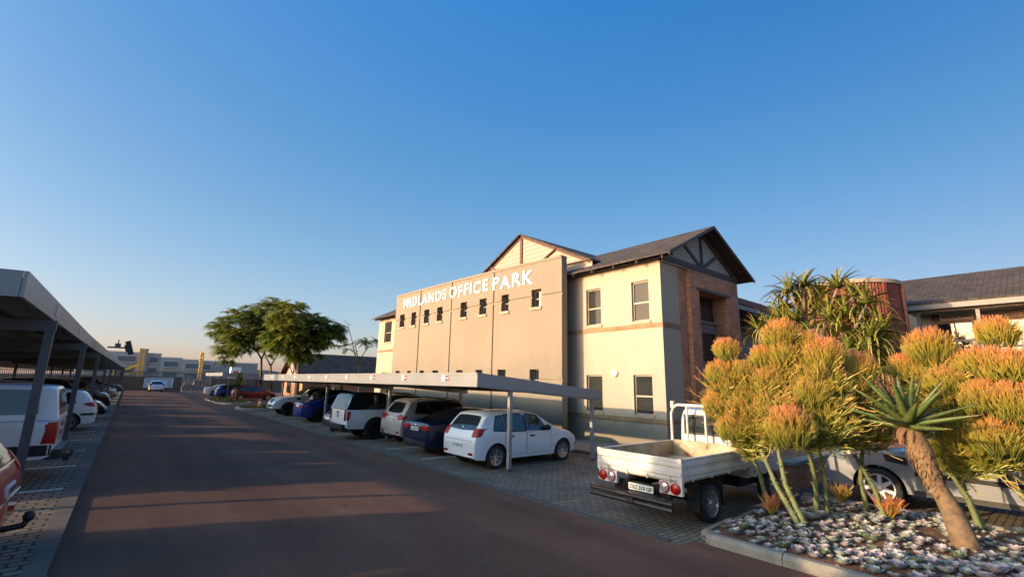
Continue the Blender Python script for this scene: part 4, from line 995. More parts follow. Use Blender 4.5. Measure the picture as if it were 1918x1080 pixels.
mb = MB(); mb.prism([(-.8, -.012, 1.66), (-.62, -.012, 1.66), (-.72, -.012, 1.74)], (0, .024, 0)); mb.build('roof_antenna', 'paint_silver', t, world=False, uv=False)
t = newcar('pickup', 'white double cab bakkie with black canopy reversed out under right carport', 'bakkie', 9.42, 19.12, 0, group=GR)
c = Car(t, 'pickup', 'paint_white', W=1.92); pickup_common(c, plate='', lamp='lamp_dark_red', flares=True); c.nose(); c.wheels('rim_dark', 6, 1)
canopy(c, 'paint_black', .0, 1.60, 1.80, rearglass='car_glass_blue')
t = newcar('hatchback', 'black compact car with chrome grille parked nose out beside white bakkie', 'car', 9.42, 22.3, 180, group=GR)
c = Car(t, 'hatch', 'paint_black', L=4.06); c.glasshouse(); c.tail(); c.nose(grille=(.42, .55, .82), chrome=True); c.wheels('rim_silver', 5, 1)
t = newcar('sedan', 'bright blue saloon car parked between black compact and nose out white bakkie', 'car', 9.9, 28.0, 0, group=GR)
c = Car(t, 'sedan', 'paint_blue'); c.glasshouse(); c.tail(plate='', platez=.84, wrap=.24); c.nose(); c.wheels('rim_dark', 5, 1)
t = newcar('pickup', 'white double cab bakkie parked nose out at the far end of right carport', 'bakkie', 9.95, 33.3, 180, group=GR)
c = Car(t, 'pickup', 'paint_white'); pickup_common(c, towbar=False); c.nose(grille=(.44, .74, 1.0), lampz=(.84, .98)); c.wheels('rim_dark', 6, 1)
for sd_ in (1, -1): c.quadpatch('side_vent', 'side', [(3.75, .98), (3.98, 1.0), (3.98, 1.10), (3.72, 1.10)], 'trim_black', off=.01, side=sd_, nu=4, nv=2)
mb = MB(); 
for sd_ in (1, -1): mb.tube([(-c.L/2+1.0, sd_*.68, 1.15), (-c.L/2+1.35, sd_*.66, 1.55), (-c.L/2+1.55, sd_*.62, 1.72)], .05, 8)
mb.build('sports_bar', 'paint_white', t, smooth=True, world=False, uv=False)
t = newcar('suv', 'dark suv parked deep in the far bays of the right carport', 'car', 11.3, 30.7, 0, group=GR)
c = Car(t, 'suv', 'paint_black'); c.glasshouse(); c.tail(); c.nose(); c.wheels('rim_silver', 5, 0)

# ---- left row
t = newcar('hatchback', 'red hatchback with rear wiper at the near left edge under carport', 'car', -2.90, 8.12, 180, group=GL)
c = Car(t, 'hatch', 'paint_red', W=1.78, blackmirror=True); c.glasshouse(tint='car_glass_blue'); c.tail(plate='JF 53 MZ GP', platez=.72, wrap=.3); c.nose(); c.wheels('rim_silver', 5, 1)
c.patch('spoiler', 'top', [(.40, .60), (.66, .60)], [(.40, -.60), (.66, -.60)], 'trim_black', off=.035, nu=4, nv=10, skirt=.04)
c.quadpatch('rear_wiper', 'rear', [(.36, 1.10), (-.02, 1.06), (-.02, 1.09), (.36, 1.13)], 'trim_black', off=.02, nu=6, nv=1, skirt=.015)
mb = MB(); mb.tube([(-c.L/2+.25, 0, .30), (-c.L/2-.02, 0, .28), (-c.L/2-.17, 0, .30), (-c.L/2-.20, 0, .36)], .035, 10); mb.lathe([(0, .055), (.04, .045), (.058, .0), (.045, -.05), (0, -.06)], 14, c=(-c.L/2-.205, 0, .40)); mb.build('tow_bar', 'trim_black', t, smooth=True, world=False, uv=False)
c.quadpatch('boot_trim', 'rear', [(.62, .965), (-.62, .965), (-.62, .985), (.62, .985)], 'chrome', off=.014, nu=12, nv=1, skirt=.012)
c.quadpatch('bumper_strip', 'rear', [(.74, .60), (-.74, .60), (-.74, .625), (.74, .625)], 'chrome', off=.016, nu=12, nv=1, skirt=.012)
t = newcar('pickup', 'white bakkie with white canopy and long red tail lamp behind the red hatchback', 'bakkie', -3.62, 13.75, 180, group=GL)
c = Car(t, 'pickup', 'paint_white', tl=[(.70, .70), (.70, .82), (.93, 1.13)]); pickup_common(c); c.nose(); c.wheels('rim_silver', 6, 0)
canopy(c, 'paint_white', .0, 1.60, 1.83, tiltr=.10)
for sd_ in (1, -1):
    c.patch('lamp_wing', 'side', [(.02, 1.12), (.12, 1.12)], [(.02, .74), (.17, .72)], 'lamp_red', off=.014, side=sd_, nu=6, nv=6, skirt=.02)
    c.patch('bumper_corner', 'side', [(.02, .70), (.78, .70)], [(.02, .40), (.78, .40)], 'trim_black', off=.012, side=sd_, nu=8, nv=3, skirt=.02)
    c.patch('canopy_gap', 'side', [(.0, 1.185), (1.58, 1.185)], [(.0, 1.165), (1.58, 1.165)], 'under_black', off=.012, side=sd_, nu=8, nv=1, skirt=.02)
t = newcar('suv', 'beige suv with roof rails parked behind the white canopy bakkie', 'car', -4.4, 16.5, 180, group=GL)
c = Car(t, 'suv', 'paint_beige'); c.glasshouse(); c.rails('chrome'); c.tail(); c.nose(); c.wheels('rim_silver', 5, 0)
t = newcar('suv', 'tall black suv parked between beige suv and white hatchback on left', 'car', -4.0, 19.2, 180, group=GL)
c = Car(t, 'boxsuv', 'paint_black'); c.glasshouse(); c.rails('steel_grey'); c.tail(); c.nose(); c.wheels('rim_dark', 5, 0)
t = newcar('hatchback', 'white hatchback with slanted red tail lamps in the left row', 'car', -2.78, 24.6, 180, group=GL)
c = Car(t, 'hatch', 'paint_white', L=4.06, tl=[(.60, .86), (.48, .86), (.84, 1.03)]); c.glasshouse(tint='car_glass_blue'); c.tail(platez=.62, wrap=.42); c.nose(); c.wheels('rim_silver', 5, 1)
c.quadpatch('bumper_trim', 'rear', [(.82, .56), (-.82, .56), (-.82, .64), (.82, .64)], 'trim_black', off=.014, nu=14, nv=1, skirt=.02)
for sd_ in (1, -1): c.quadpatch('bumper_trim', 'side', [(.03, .56), (.42, .56), (.40, .64), (.03, .64)], 'trim_black', off=.014, side=sd_, nu=6, nv=1, skirt=.02)
t = newcar('sedan', 'black saloon parked nose out with bright headlights in left row', 'car', -2.95, 30.2, 0, group=GL)
c = Car(t, 'sedan', 'paint_black'); c.glasshouse(); c.tail(); c.nose(chrome=True); c.wheels('rim_silver', 5, 0)
t = newcar('suv', 'black suv parked nose out beside the black saloon on left', 'car', -2.95, 36.0, 0, group=GL)
c = Car(t, 'boxsuv', 'paint_black'); c.glasshouse(); c.tail(); c.nose(chrome=True, grille=(.44, .74, 1.0), lampz=(.84, .98)); c.wheels('rim_silver', 5, 0)
t = newcar('sedan', 'silver saloon parked nose out between two dark suvs in left row', 'car', -3.2, 42.6, 0, group=GL)
c = Car(t, 'sedan', 'paint_silver'); c.glasshouse(); c.tail(); c.nose(); c.wheels('rim_silver', 5, 0)
t = newcar('suv', 'grey brown suv parked nose out near the far end of left row', 'car', -2.75, 49.2, 0, group=GL)
c = Car(t, 'suv', 'paint_grey'); c.glasshouse(); c.tail(); c.nose(grille=(.4, .66, .9), lampz=(.78, .90)); c.wheels('rim_silver', 5, 0)
t = newcar('suv', 'black suv parked nose out beyond the grey brown suv on left', 'car', -2.8, 55.0, 0, group=GL)
c = Car(t, 'suv', 'paint_black'); c.glasshouse(); c.tail(); c.nose(); c.wheels('rim_silver', 5, 0)
t = newcar('pickup', 'navy bakkie parked nose out at the far end of left row', 'bakkie', -2.9, 63.5, 0, group=GL)
c = Car(t, 'pickup', 'paint_navy'); pickup_common(c); c.nose(grille=(.44, .74, 1.0), lampz=(.84, .98)); c.wheels('rim_silver', 6, 0)

# ---- far cars
t = newcar('hatchback', 'white hatchback parked before the blue lettered wall board', 'car', 3.3, 84.0, 90)
c = Car(t, 'hatch', 'paint_white'); c.glasshouse(); c.tail(platez=.6); c.nose(); c.wheels('rim_silver', 5, 0)
GF = 'cars under the far small carport'
t = newcar('sedan', 'white saloon at the far small carport beside the gate', 'car', 10.1, 71, 0, group=GF)
c = Car(t, 'sedan', 'paint_white'); c.glasshouse(); c.tail(); c.nose(); c.wheels('rim_silver', 5, 0)
t = newcar('hatchback', 'blue hatchback between white saloon and red car at the far carport', 'car', 10.0, 63.2, 0, group=GF)
c = Car(t, 'hatch', 'paint_bright_blue'); c.glasshouse(); c.tail(); c.nose(); c.wheels('rim_dark', 5, 0)
t = newcar('hatchback', 'dark red car parked behind the spiky plant on the island', 'car', 10.6, 56.2, 0, group=GF)
c = Car(t, 'hatch', 'paint_maroon'); c.glasshouse(); c.tail(); c.nose(); c.wheels('rim_silver', 5, 0)

# ---- silver four by four behind the planted bed, facing away along the road
t = newcar('suv', 'large silver four by four with white spoked wheels behind the flower bed', 'car', 12.95, 1.45, 90)
c = Car(t, 'boxsuv', 'paint_bright_silver', xf=3.80); c.glasshouse(); c.tail(); c.nose(grille=(.46, .76, 1.0), lampz=(.86, 1.02)); c.wheels('rim_white', 7, 0)
for sd_ in (1, -1):
    c.quadpatch('side_vent', 'side', [(3.28, .88), (3.62, .92), (3.66, 1.06), (3.30, 1.02)], 'trim_black', off=.012, side=sd_, nu=5, nv=3)
    c.quadpatch('door_moulding', 'side', [(1.15, .70), (3.2, .70), (3.2, .78), (1.15, .78)], 'trim_black', off=.014, side=sd_, nu=16, nv=1, skirt=.015)
    c.quadpatch('headlight_wing', 'side', [(4.18, .90), (4.62, .88), (4.58, 1.03), (4.18, 1.05)], 'lamp_clear', off=.010, side=sd_, nu=6, nv=3)
    c.quadpatch('sill_trim', 'side', [(1.40, .35), (3.38, .35), (3.38, .44), (1.40, .44)], 'paint_grey', off=.02, side=sd_, nu=16, nv=1, skirt=.02)

# ================================================================ FLATBED TRUCK
def rustmat():
    m, nt, b = nmat('truck_white'); L = nt.links; tc = N(nt, 'ShaderNodeTexCoord')
    n1 = N(nt, 'ShaderNodeTexNoise', i_Scale=5.5, i_Detail=8.0, i_Roughness=.7); L.new(tc.outputs['Object'], n1.inputs['Vector'])
    n2 = N(nt, 'ShaderNodeTexNoise', i_Scale=2.2, i_Detail=4.0); L.new(tc.outputs['Object'], n2.inputs['Vector'])
    base = ramp(nt, [(.3, (.50, .48, .44)), (.7, (.66, .65, .61))], n2.outputs[0])
    r = ramp(nt, [(.64, (0, 0, 0)), (.68, (1, 1, 1))], n1.outputs[0])
    o = mix(nt, r.outputs[0], base.outputs[0], (.14, .055, .025)); L.new(o, b.inputs['Base Color']); b.inputs['Roughness'].default_value = .5
    MATS['truck_white'] = m
    m, nt, b = nmat('bed_worn'); L = nt.links; tc = N(nt, 'ShaderNodeTexCoord')
    n1 = N(nt, 'ShaderNodeTexNoise', i_Scale=2.6, i_Detail=7.0, i_Roughness=.62); L.new(tc.outputs['Object'], n1.inputs['Vector'])
    r = ramp(nt, [(.34, (.16, .08, .04)), (.42, (.36, .27, .16)), (.6, (.50, .42, .29))], n1.outputs[0]); L.new(r.outputs[0], b.inputs['Base Color']); b.inputs['Roughness'].default_value = .75
    MATS['bed_worn'] = m
rustmat()
tk = thing('flatbed_truck', 'weathered white dropside flatbed truck with ladder rack beside the planted bed', 'truck', (9.2, 5.17, 0), 0)
TX, TY0, TY1, TB, TT = 7.15, 4.30, 6.02, .78, 1.13
mb = MB(); mb.box(TX+.03, 9.75, TY0+.03, TY1-.03, TB-.02, TB+.05); mb.build('bed_floor', 'bed_worn', tk)
def dropside(P, L_, name):
    """pressed steel side with ribs and a rolled rim; P(u, d, z): d outwards"""
    mb = MB(); prof = [(0, 0), (.012, .02), (.012, .07), (.03, .085), (.03, .145), (.012, .16), (.012, .215), (.03, .23), (.03, .285), (.012, .30), (.022, .315), (.022, .35), (-.03, .35), (-.03, 0)]
    n = len(prof); pts = [[P(u, d, z) for d, z in prof] for u in (0, L_)]
    mb.mesh(pts[0]+pts[1], [(i, (i+1) % n, n+(i+1) % n, n+i) for i in range(n)]+[tuple(range(n)), tuple(reversed(range(n, 2*n)))])
    o = mb.build(name, ['truck_white'], tk)
    b2 = MB(); q = [P(u, d, z) for u in (.01, L_-.01) for d, z in ((-.032, .01), (-.032, .34), (-.04, .34), (-.04, .01))]
    b2.mesh(q, [(0, 1, 2, 3), (7, 6, 5, 4), (0, 4, 5, 1), (1, 5, 6, 2), (2, 6, 7, 3), (3, 7, 4, 0)]); b2.build('inner_lining', 'bed_worn', o)
    for k in range(4):
        u = L_*(.12+.25*k); p = P(u, .02, .01); b3 = MB(); b3.tube([p+Vector((0, 0, -.03)), p+Vector((0, 0, .05))], .016, 6); b3.build('hinge', 'truck_white', o)
    return o
dropside(lambda u, d, z: Vector((TX-d, TY0+.005+u, TB+z)), TY1-TY0-.01, 'tailgate')
dropside(lambda u, d, z: Vector((TX+.04+u, TY0-d+.02, TB+z)), 2.5, 'side_panel')
dropside(lambda u, d, z: Vector((TX+.04+u, TY1+d-.02, TB+z)), 2.5, 'side_panel')
mb = MB(); mb.box(9.62, 9.68, TY0+.03, TY1-.03, TB, TT+.02); mb.build('headboard', 'bed_worn', tk)
for y in (TY0+.02, TY1-.02): mb = MB(); mb.box(TX-.02, TX+.05, y-.035, y+.035, TB-.02, TT+.01); mb.build('corner_post', 'truck_white', tk)
# ladder rack
mb = MB(); rz = 1.90
path = [(9.62, TY0+.06, TT), (9.62, TY0+.06, 1.70), (9.62, TY0+.11, 1.83), (9.62, TY0+.22, rz), (9.62, TY1-.22, rz), (9.62, TY1-.11, 1.83), (9.62, TY1-.06, 1.70), (9.62, TY1-.06, TT)]
mb.tube(path, .032, 8)
for y in (4.73, 5.16, 5.58): mb.tube([(9.62, y, TT), (9.62, y, rz)], .026, 8)
mb.tube([(9.62, TY1-.10, 1.83), (9.62, TY1-.10, 1.98)], .05, 8); mb.tube([(9.62, TY0+.10, 1.83), (9.62, TY0+.10, 1.98)], .05, 8)
mb.build('ladder_rack', 'truck_white', tk, smooth=True, ang=40)
# cab
mb = MB(); cy0, cy1 = TY0+.10, TY1-.10
prof = [(9.80, .55), (9.80, 1.62), (9.86, 1.80), (10.0, 1.86), (10.75, 1.86), (10.95, 1.78), (11.38, 1.15), (11.5, .95), (11.52, .55)]
n = len(prof); rows = []
for y, ins in ((cy0+.14, .0), (cy0+.05, .0), (cy0, .03), (cy1, .03), (cy1-.05, 0), (cy1-.14, 0)):
    pass
def cabrow(y, sh): return [(lerp(10.6, x, 1-sh), y+(0 if z < 1.1 else (z-1.1)*.14*(1 if y < 5.16 else -1)), lerp(1.1, z, 1-sh)) for x, z in prof]
seq = [(cy0, .06), (cy0+.0, .05), (cy0+.03, .015), (cy0+.08, 0), (cy1-.08, 0), (cy1-.03, .015), (cy1, .05)]
for y, sh in seq: rows.append(cabrow(y, sh))
mb.v = [p for r_ in rows for p in r_]
for i in range(len(rows)-1):
    for k in range(n): mb.f.append((i*n+k, i*n+(k+1) % n, (i+1)*n+(k+1) % n, (i+1)*n+k)); mb.m.append(0)
mb.f.append(tuple(range(n))); mb.m.append(0); mb.f.append(tuple((len(rows)-1)*n+k for k in reversed(range(n)))); mb.m.append(0)
cab = mb.build('cab', 'truck_white', tk, smooth=True, ang=40)
mb = MB(); mb.box(9.785, 9.799, 4.62, 5.72, 1.32, 1.66); mb.build('rear_window', 'car_glass_blue', cab)
mb = MB()
for a, b in ((4.58, 4.62), (5.72, 5.76)): mb.box(9.78, 9.7995, a, b, 1.28, 1.70)
mb.box(9.78, 9.7995, 4.62, 5.72, 1.28, 1.32); mb.box(9.78, 9.7995, 4.62, 5.72, 1.66, 1.70); mb.build('window_seal', 'trim_black', cab)
for y in (cy0, cy1):
    mb = MB(); s_ = -1 if y < 5 else 1
    q = [(10.05, y+s_*.012, 1.18), (10.95, y+s_*.012, 1.18), (10.72, y-s_*.065, 1.68), (10.05, y-s_*.065, 1.68)]; mb.prism(q, (0, -s_*.03, 0)); mb.build('side_window', 'car_glass', cab)
    mb = MB(); mb.prism([(10.0, y+s_*.012, .62), (11.05, y+s_*.012, .62), (11.05, y+s_*.012, 1.14), (10.0, y+s_*.012, 1.14)], (0, -s_*.02, 0)); mb.build('door', 'truck_white', cab)
    mb = MB(); mb.tube([(11.0, y, 1.25), (11.05, y+s_*.18, 1.3)], .014, 6); mb.box(11.03, 11.07, y+s_*.12-.06, y+s_*.12+.08, 1.22, 1.5); mb.build('wing_mirror', 'trim_black', cab)
# chassis, lamps, bumper
mb = MB(); 
for y in (4.85, 5.47): mb.box(TX+.1, 11.3, y-.05, y+.05, .50, .64)
mb.box(TX+.12, TX+.2, 4.6, 5.75, .44, .62); mb.tube([(8.22, 4.5, .33), (8.22, 5.85, .33)], .07, 8); mb.box(8.9, 9.5, 5.5, 5.85, .35, .7); mb.box(9.75, 11.4, 4.6, 5.75, .36, .56); mb.build('chassis', 'under_black', tk)
for y0, y1 in ((TY0+.0, TY0+.42), (TY1-.42, TY1)):
    mb = MB(); mb.box(TX+.0, TX+.06, y0, y1, .565, .765); br = mb.build('lamp_panel', 'truck_white', tk)
    ys = (y0+.12, y0+.32); out = 0 if y0 < 5 else 1
    for i, y in enumerate(ys):
        isred = (i == out)
        mb = MB(); mb.cur = 0; mb.lathe([(.074, -.022), (.088, -.02), (.09, 0)], 24, 'y'); mb.cur = 1; mb.lathe([(0, -.035), (.05, -.03), (.074, -.018)], 24, 'y')
        M_ = Matrix.Translation((TX-.001, y, .665)) @ Matrix.Rotation(R(-90), 4, 'Z'); mb.v = [tuple(M_ @ Vector(v)) for v in mb.v]
        mb.build('tail_lamp', ['lamp_red', 'lamp_red' if isred else 'lamp_clear'], br, smooth=True)
mb = MB(); mb.box(TX-.012, TX+.0, 4.84, 5.34, .515, .625); mb.box(TX+0, TX+.12, 5.0, 5.2, .55, .6); np_ = mb.build('number_plate', 'plate_white', tk)
v, f = textmesh('ZBZ 310 GP', .1, extrude=.002, offset=.002); w_ = max(p.x for p in v)
mb = MB(); mb.mesh([Vector((TX-.0145-p.z, 5.315-p.x*.45/w_, .537+p.y*.92)) for p in v], f); mb.build('plate_lettering', 'sign_ink', np_)
mb = MB(); mb.tube([(TX-.20, 4.36, .37), (TX-.20, 6.05, .37)], .045, 10); mb.tube([(TX-.20, 4.36, .46), (TX-.20, 6.05, .46)], .035, 10); mb.box(TX-.24, TX-.06, 4.5, 5.95, .485, .505)
for y in (4.8, 5.45): mb.box(TX-.2, TX+.2, y-.03, y+.03, .38, .5)
mb.box(TX-.26, TX-.1, 5.08, 5.22, .36, .44); mb.build('step_bumper', 'trim_black', tk, smooth=False)
mb = MB(); mb.tube([(9.72, TY0+.02, .86), (9.72, TY0+.02, .62), (9.86, TY0+.02, .60), (9.9, TY0+.02, .70)], .025, 8); mb.build('grab_rail', 'truck_white', tk, smooth=True)
for x in (7.79, 8.63): mb = MB(); mb.box(x-.01, x+.01, TY0+.08, TY0+.30, .22, .7); mb.build('mud_flap', 'rubber', tk)
class _W: pass
w_ = _W(); w_.p = dict(Rw=.315, xr=8.20, xf=10.75, W=TY1-TY0-.04); w_.L = 0
pt = thing('axle_mount', '', '', (0, 0, 0)); 
for k in ('label', 'category'):
    if k in pt: del pt[k]
w_.root = pt; Car.wheels(w_, 'rim_silver', 10, 0)
for o in kids(pt):
    o.location = (o.location.x-9.2, o.location.y, o.location.z); o.parent = tk
COL.objects.unlink(pt); bpy.data.objects.remove(pt)
# ================================================================ PLANTED BED
BX0, BX1, BYT = 7.05, 11.55, 4.12
def soil_z(x, y):
    e = min(x-BX0, BX1-x, BYT-y); return .07+.09*min(1, e/.6)+.025*math.sin(x*5.1+y*3.3)+.02*math.sin(x*2.3-y*6.1)
def bsheet():
    mb = MB(); nx, ny = 60, 90; vs = [(lerp(BX0+.1, BX1-.08, i/nx), lerp(-5, BYT-.1, j/ny)) for j in range(ny+1) for i in range(nx+1)]
    mb.mesh([(x, y, soil_z(x, y)) for x, y in vs], [(j*(nx+1)+i, j*(nx+1)+i+1, (j+1)*(nx+1)+i+1, (j+1)*(nx+1)+i) for j in range(ny) for i in range(nx)])
    return struct(mb.build('soil_bed', 'soil', smooth=True))
bsheet()
mb = MB()
def kerbpiece(a, b, w, h0, h1, n):
    a = Vector(a); b = Vector(b); d = (b-a).normalized(); n = Vector(n)
    a = a+d*.006; b = b-d*.006
    prof = [(0, -.05), (0, h0), (.05, h1), (w, h1), (w, -.05)]
    mb.mesh([p+n*u+Vector((0, 0, z)) for p in (a, b) for u, z in prof], [(0, 1, 2, 3, 4), (9, 8, 7, 6, 5)]+[(i, (i+1) % 5, 5+(i+1) % 5, 5+i) for i in range(5)])
y = BYT-.28
while y > -6: kerbpiece((BX0, y, 0), (BX0, y-1.0, 0), .15, .09, .14, (1, 0, 0)); y -= 1.0
kerbpiece((BX0+.28, BYT, 0), (BX0, BYT-.28, 0), .15, .07, .11, Vector((.7, -.7, 0)))
x = BX0+.28
while x < BX1-.3: kerbpiece((x, BYT, 0), (min(x+1., BX1), BYT+.08, 0), .12, .08, .12, (0, -1, 0)); x += 1.
y = BYT
while y > -6: kerbpiece((BX1+.12, y-1., 0), (BX1+.12, y, 0), .13, .08, .12, (-1, 0, 0)); y -= 1.
struct(mb.build('bed_kerb', 'kerb_stone'))
# low brick planter behind the truck
pw = thing('brick_planter', 'low brick planter with stone coping behind the firestick stems', 'planter', (12.2, 5.6, 0))
mb = MB(); mb.box(12.2, 12.4, 4.5, 7.2, -.05, .55); mb.box(12.4, 15.5, 4.5, 4.7, -.05, .55); mb.build('wall', 'brick_red', pw)
mb = MB(); mb.box(12.15, 12.45, 4.45, 7.25, .55, .62); mb.box(12.45, 15.5, 4.45, 4.75, .55, .62); mb.build('coping', 'kerb_stone', pw)

# ---- rosette succulents
simple('dry_litter', (.20, .13, .08), .9, var=.5, scale=14)
def rosmat(name, c0, c1, c2):
    m, nt, b = nmat(name); L = nt.links; uv = N(nt, 'ShaderNodeUVMap'); uv.uv_map = 'uv'; sp = N(nt, 'ShaderNodeSeparateXYZ'); L.new(uv.outputs[0], sp.inputs[0])
    r = ramp(nt, [(0, c0), (.7, c1), (1., c2)], sp.outputs[0]); L.new(r.outputs[0], b.inputs['Base Color']); b.inputs['Roughness'].default_value = .55; MATS[name] = m
rosmat('rosette_mauve', (.19, .21, .19), (.40, .37, .37), (.48, .38, .40)); rosmat('rosette_grey', (.18, .21, .17), (.38, .41, .36), (.45, .43, .39)); rosmat('rosette_green', (.06, .10, .05), (.16, .22, .13), (.24, .26, .17))
def setuv(o, vals):
    me = o.data; l = me.uv_layers.new(name='uv')
    vi = [0]*len(me.loops); me.loops.foreach_get('vertex_index', vi)
    flat = [c for i in vi for c in vals[i]]; l.data.foreach_set('uv', flat)
def rosette(mname, seed, layers=5):
    rr = random.Random(seed); mb = MB(); uvs = []
    for l in range(layers):
        n = 7+2*(l > 1)-(l == 0)*2; el = lerp(80, 27, l/(layers-1)); ln = lerp(.42, 1., l/(layers-1))
        for k in range(n):
            a = 2*math.pi*(k+l*.5)/n+rr.uniform(-.12, .12); e = R(el+rr.uniform(-7, 7)); d = Vector((math.cos(a)*math.cos(e), math.sin(a)*math.cos(e), math.sin(e))); s_ = Vector((-math.sin(a), math.cos(a), 0)); u = d.cross(s_)*-1
            L_ = ln*rr.uniform(.88, 1.08); w = .25*lerp(.7, 1, l/(layers-1))
            pts = [(0, .35, 0), (.5, .95, -.05), (.82, 1., .03), (1., .0, .12)]
            vs = []
            for t, ww, up in pts:
                c = d*L_*t+Vector((0, 0, .04+up*L_))
                if ww == 0: vs.append(c)
                else: vs += [c-s_*w*ww+Vector((0, 0, .05)), c-Vector((0, 0, .05)), c+s_*w*ww+Vector((0, 0, .05))]
            mb.mesh(vs, [(0, 1, 4, 3), (1, 2, 5, 4), (3, 4, 7, 6), (4, 5, 8, 7), (6, 7, 9), (7, 8, 9)])
            for t, ww, up in pts: uvs += [(t, 0)]*(1 if ww == 0 else 3)
    o = mb.build('rosette_succulent', mname, smooth=True, uv=False, fix=False); 
    setuv(o, uvs) if len(o.data.vertices) == len(uvs) else None
    return o
rr = random.Random(11)
KINDS = [('rosette_mauve', 'pale mauve rosette succulent on the brown bed soil'), ('rosette_grey', 'pale grey rosette succulent on the brown bed soil'), ('rosette_green', 'dark green rosette succulent on the brown bed soil')]
protos = []
for i, (m, lb) in enumerate(KINDS):
    for s_ in range(2):
        o = rosette(m, i*5+s_); tag(o, lb, 'succulent', 'rosette succulents in the planted bed'); protos.append([o, False, i])
pts = []; tries = 0
clumps = [(rr.uniform(7.3, 11.2), rr.uniform(.5, 3.9)) for _ in range(60)]+[(7.75, 3.6), (7.9, 3.2), (7.6, 2.9), (7.5, 2.3), (8.2, 3.5), (8.1, 2.6), (9.9, 2.6), (10.4, 2.2), (9.4, 2.2), (7.6, 1.4), (7.8, 1.1), (8.6, 1.2)]
while len(pts) < 285 and tries < 60000:
    tries += 1; cx, cy = rr.choice(clumps); x = cx+rr.gauss(0, .2); y = cy+rr.gauss(0, .2); r_ = rr.uniform(.07, .125)*(1.25 if rr.random() < .12 else 1)
    if not (BX0+.22 < x < BX1-.2 and -.1 < y < BYT-.2): continue
    if any((x-a)**2+(y-b)**2 < (.8*(r_+c))**2 for a, b, c in pts): continue
    if (x-9.35)**2+(y-1.33)**2 < .09: continue
    pts.append((x, y, r_))
for x, y, r_ in pts:
    k = 0 if rr.random() < (.62 if y < 2.2 or x < 8.3 else .4) else (1 if rr.random() < .78 else 2)
    p = protos[k*2+rr.randint(0, 1)]
    if not p[1]: o = p[0]; p[1] = True
    else: o = p[0].copy(); COL.objects.link(o)
    o.location = (x, y, soil_z(x, y)-.005); o.rotation_euler = (rr.uniform(-.2, .2), rr.uniform(-.2, .2), rr.uniform(0, 6.28)); o.scale = (r_,)*3
for p in protos:
    if not p[1]: COL.objects.unlink(p[0])
# the many small offsets filling the gaps between the large rosettes
mb = MB(); uvs = []; srcs = []
for p in protos[:4]:
    me = p[0].data; l = me.uv_layers['uv'].data; uvv = [(0, 0)]*len(me.vertices)
    for lp in me.loops: uvv[lp.vertex_index] = tuple(l[lp.index].uv)
    srcs.append(([v.co.copy() for v in me.vertices], [tuple(q.vertices) for q in me.polygons], uvv))
small = []; tries = 0
while len(small) < 420 and tries < 40000:
    tries += 1; cx, cy = rr.choice(clumps); x = cx+rr.gauss(0, .28); y = cy+rr.gauss(0, .28); r_ = rr.uniform(.035, .065)
    if not (BX0+.2 < x < BX1-.15 and -.1 < y < BYT-.18): continue
    if any((x-a)**2+(y-b)**2 < (.62*(r_+c))**2 for a, b, c in pts+small): continue
    small.append((x, y, r_)); v, f, u = rr.choice(srcs); M_ = Matrix.Translation((x, y, soil_z(x, y)-.004)) @ Euler((rr.uniform(-.3, .3), rr.uniform(-.3, .3), rr.uniform(0, 6.28))).to_matrix().to_4x4() @ Matrix.Scale(r_, 4)
    mb.mesh([M_ @ q for q in v], f); uvs += u
o = mb.build('rosette_groundcover', 'rosette_grey', smooth=True, uv=False, fix=False); setuv(o, uvs); tag(o, 'mat of small pale rosettes filling the gaps in the bed', 'ground cover', kind='stuff')
# pebbles and leaf litter on the soil
mb = MB()
for k in range(700):
    x = rr.uniform(BX0+.2, BX1-.1); y = rr.uniform(-.3, BYT-.15); s_ = rr.uniform(.006, .022); c = Vector((x, y, soil_z(x, y)+s_*.3)); a = Vector((rr.gauss(0, 1), rr.gauss(0, 1), rr.gauss(0, .4))).normalized(); b = a.orthogonal().normalized(); n = a.cross(b)
    mb.mesh([c+a*s_*1.4, c+b*s_, c-a*s_*1.4, c-b*s_, c+n*s_*.6, c-n*s_*.6], [(0, 1, 4), (1, 2, 4), (2, 3, 4), (3, 0, 4), (1, 0, 5), (2, 1, 5), (3, 2, 5), (0, 3, 5)])
o = mb.build('leaf_litter', 'dry_litter', uv=False); tag(o, 'dry leaf litter and grit on the bed soil', 'litter', kind='stuff')

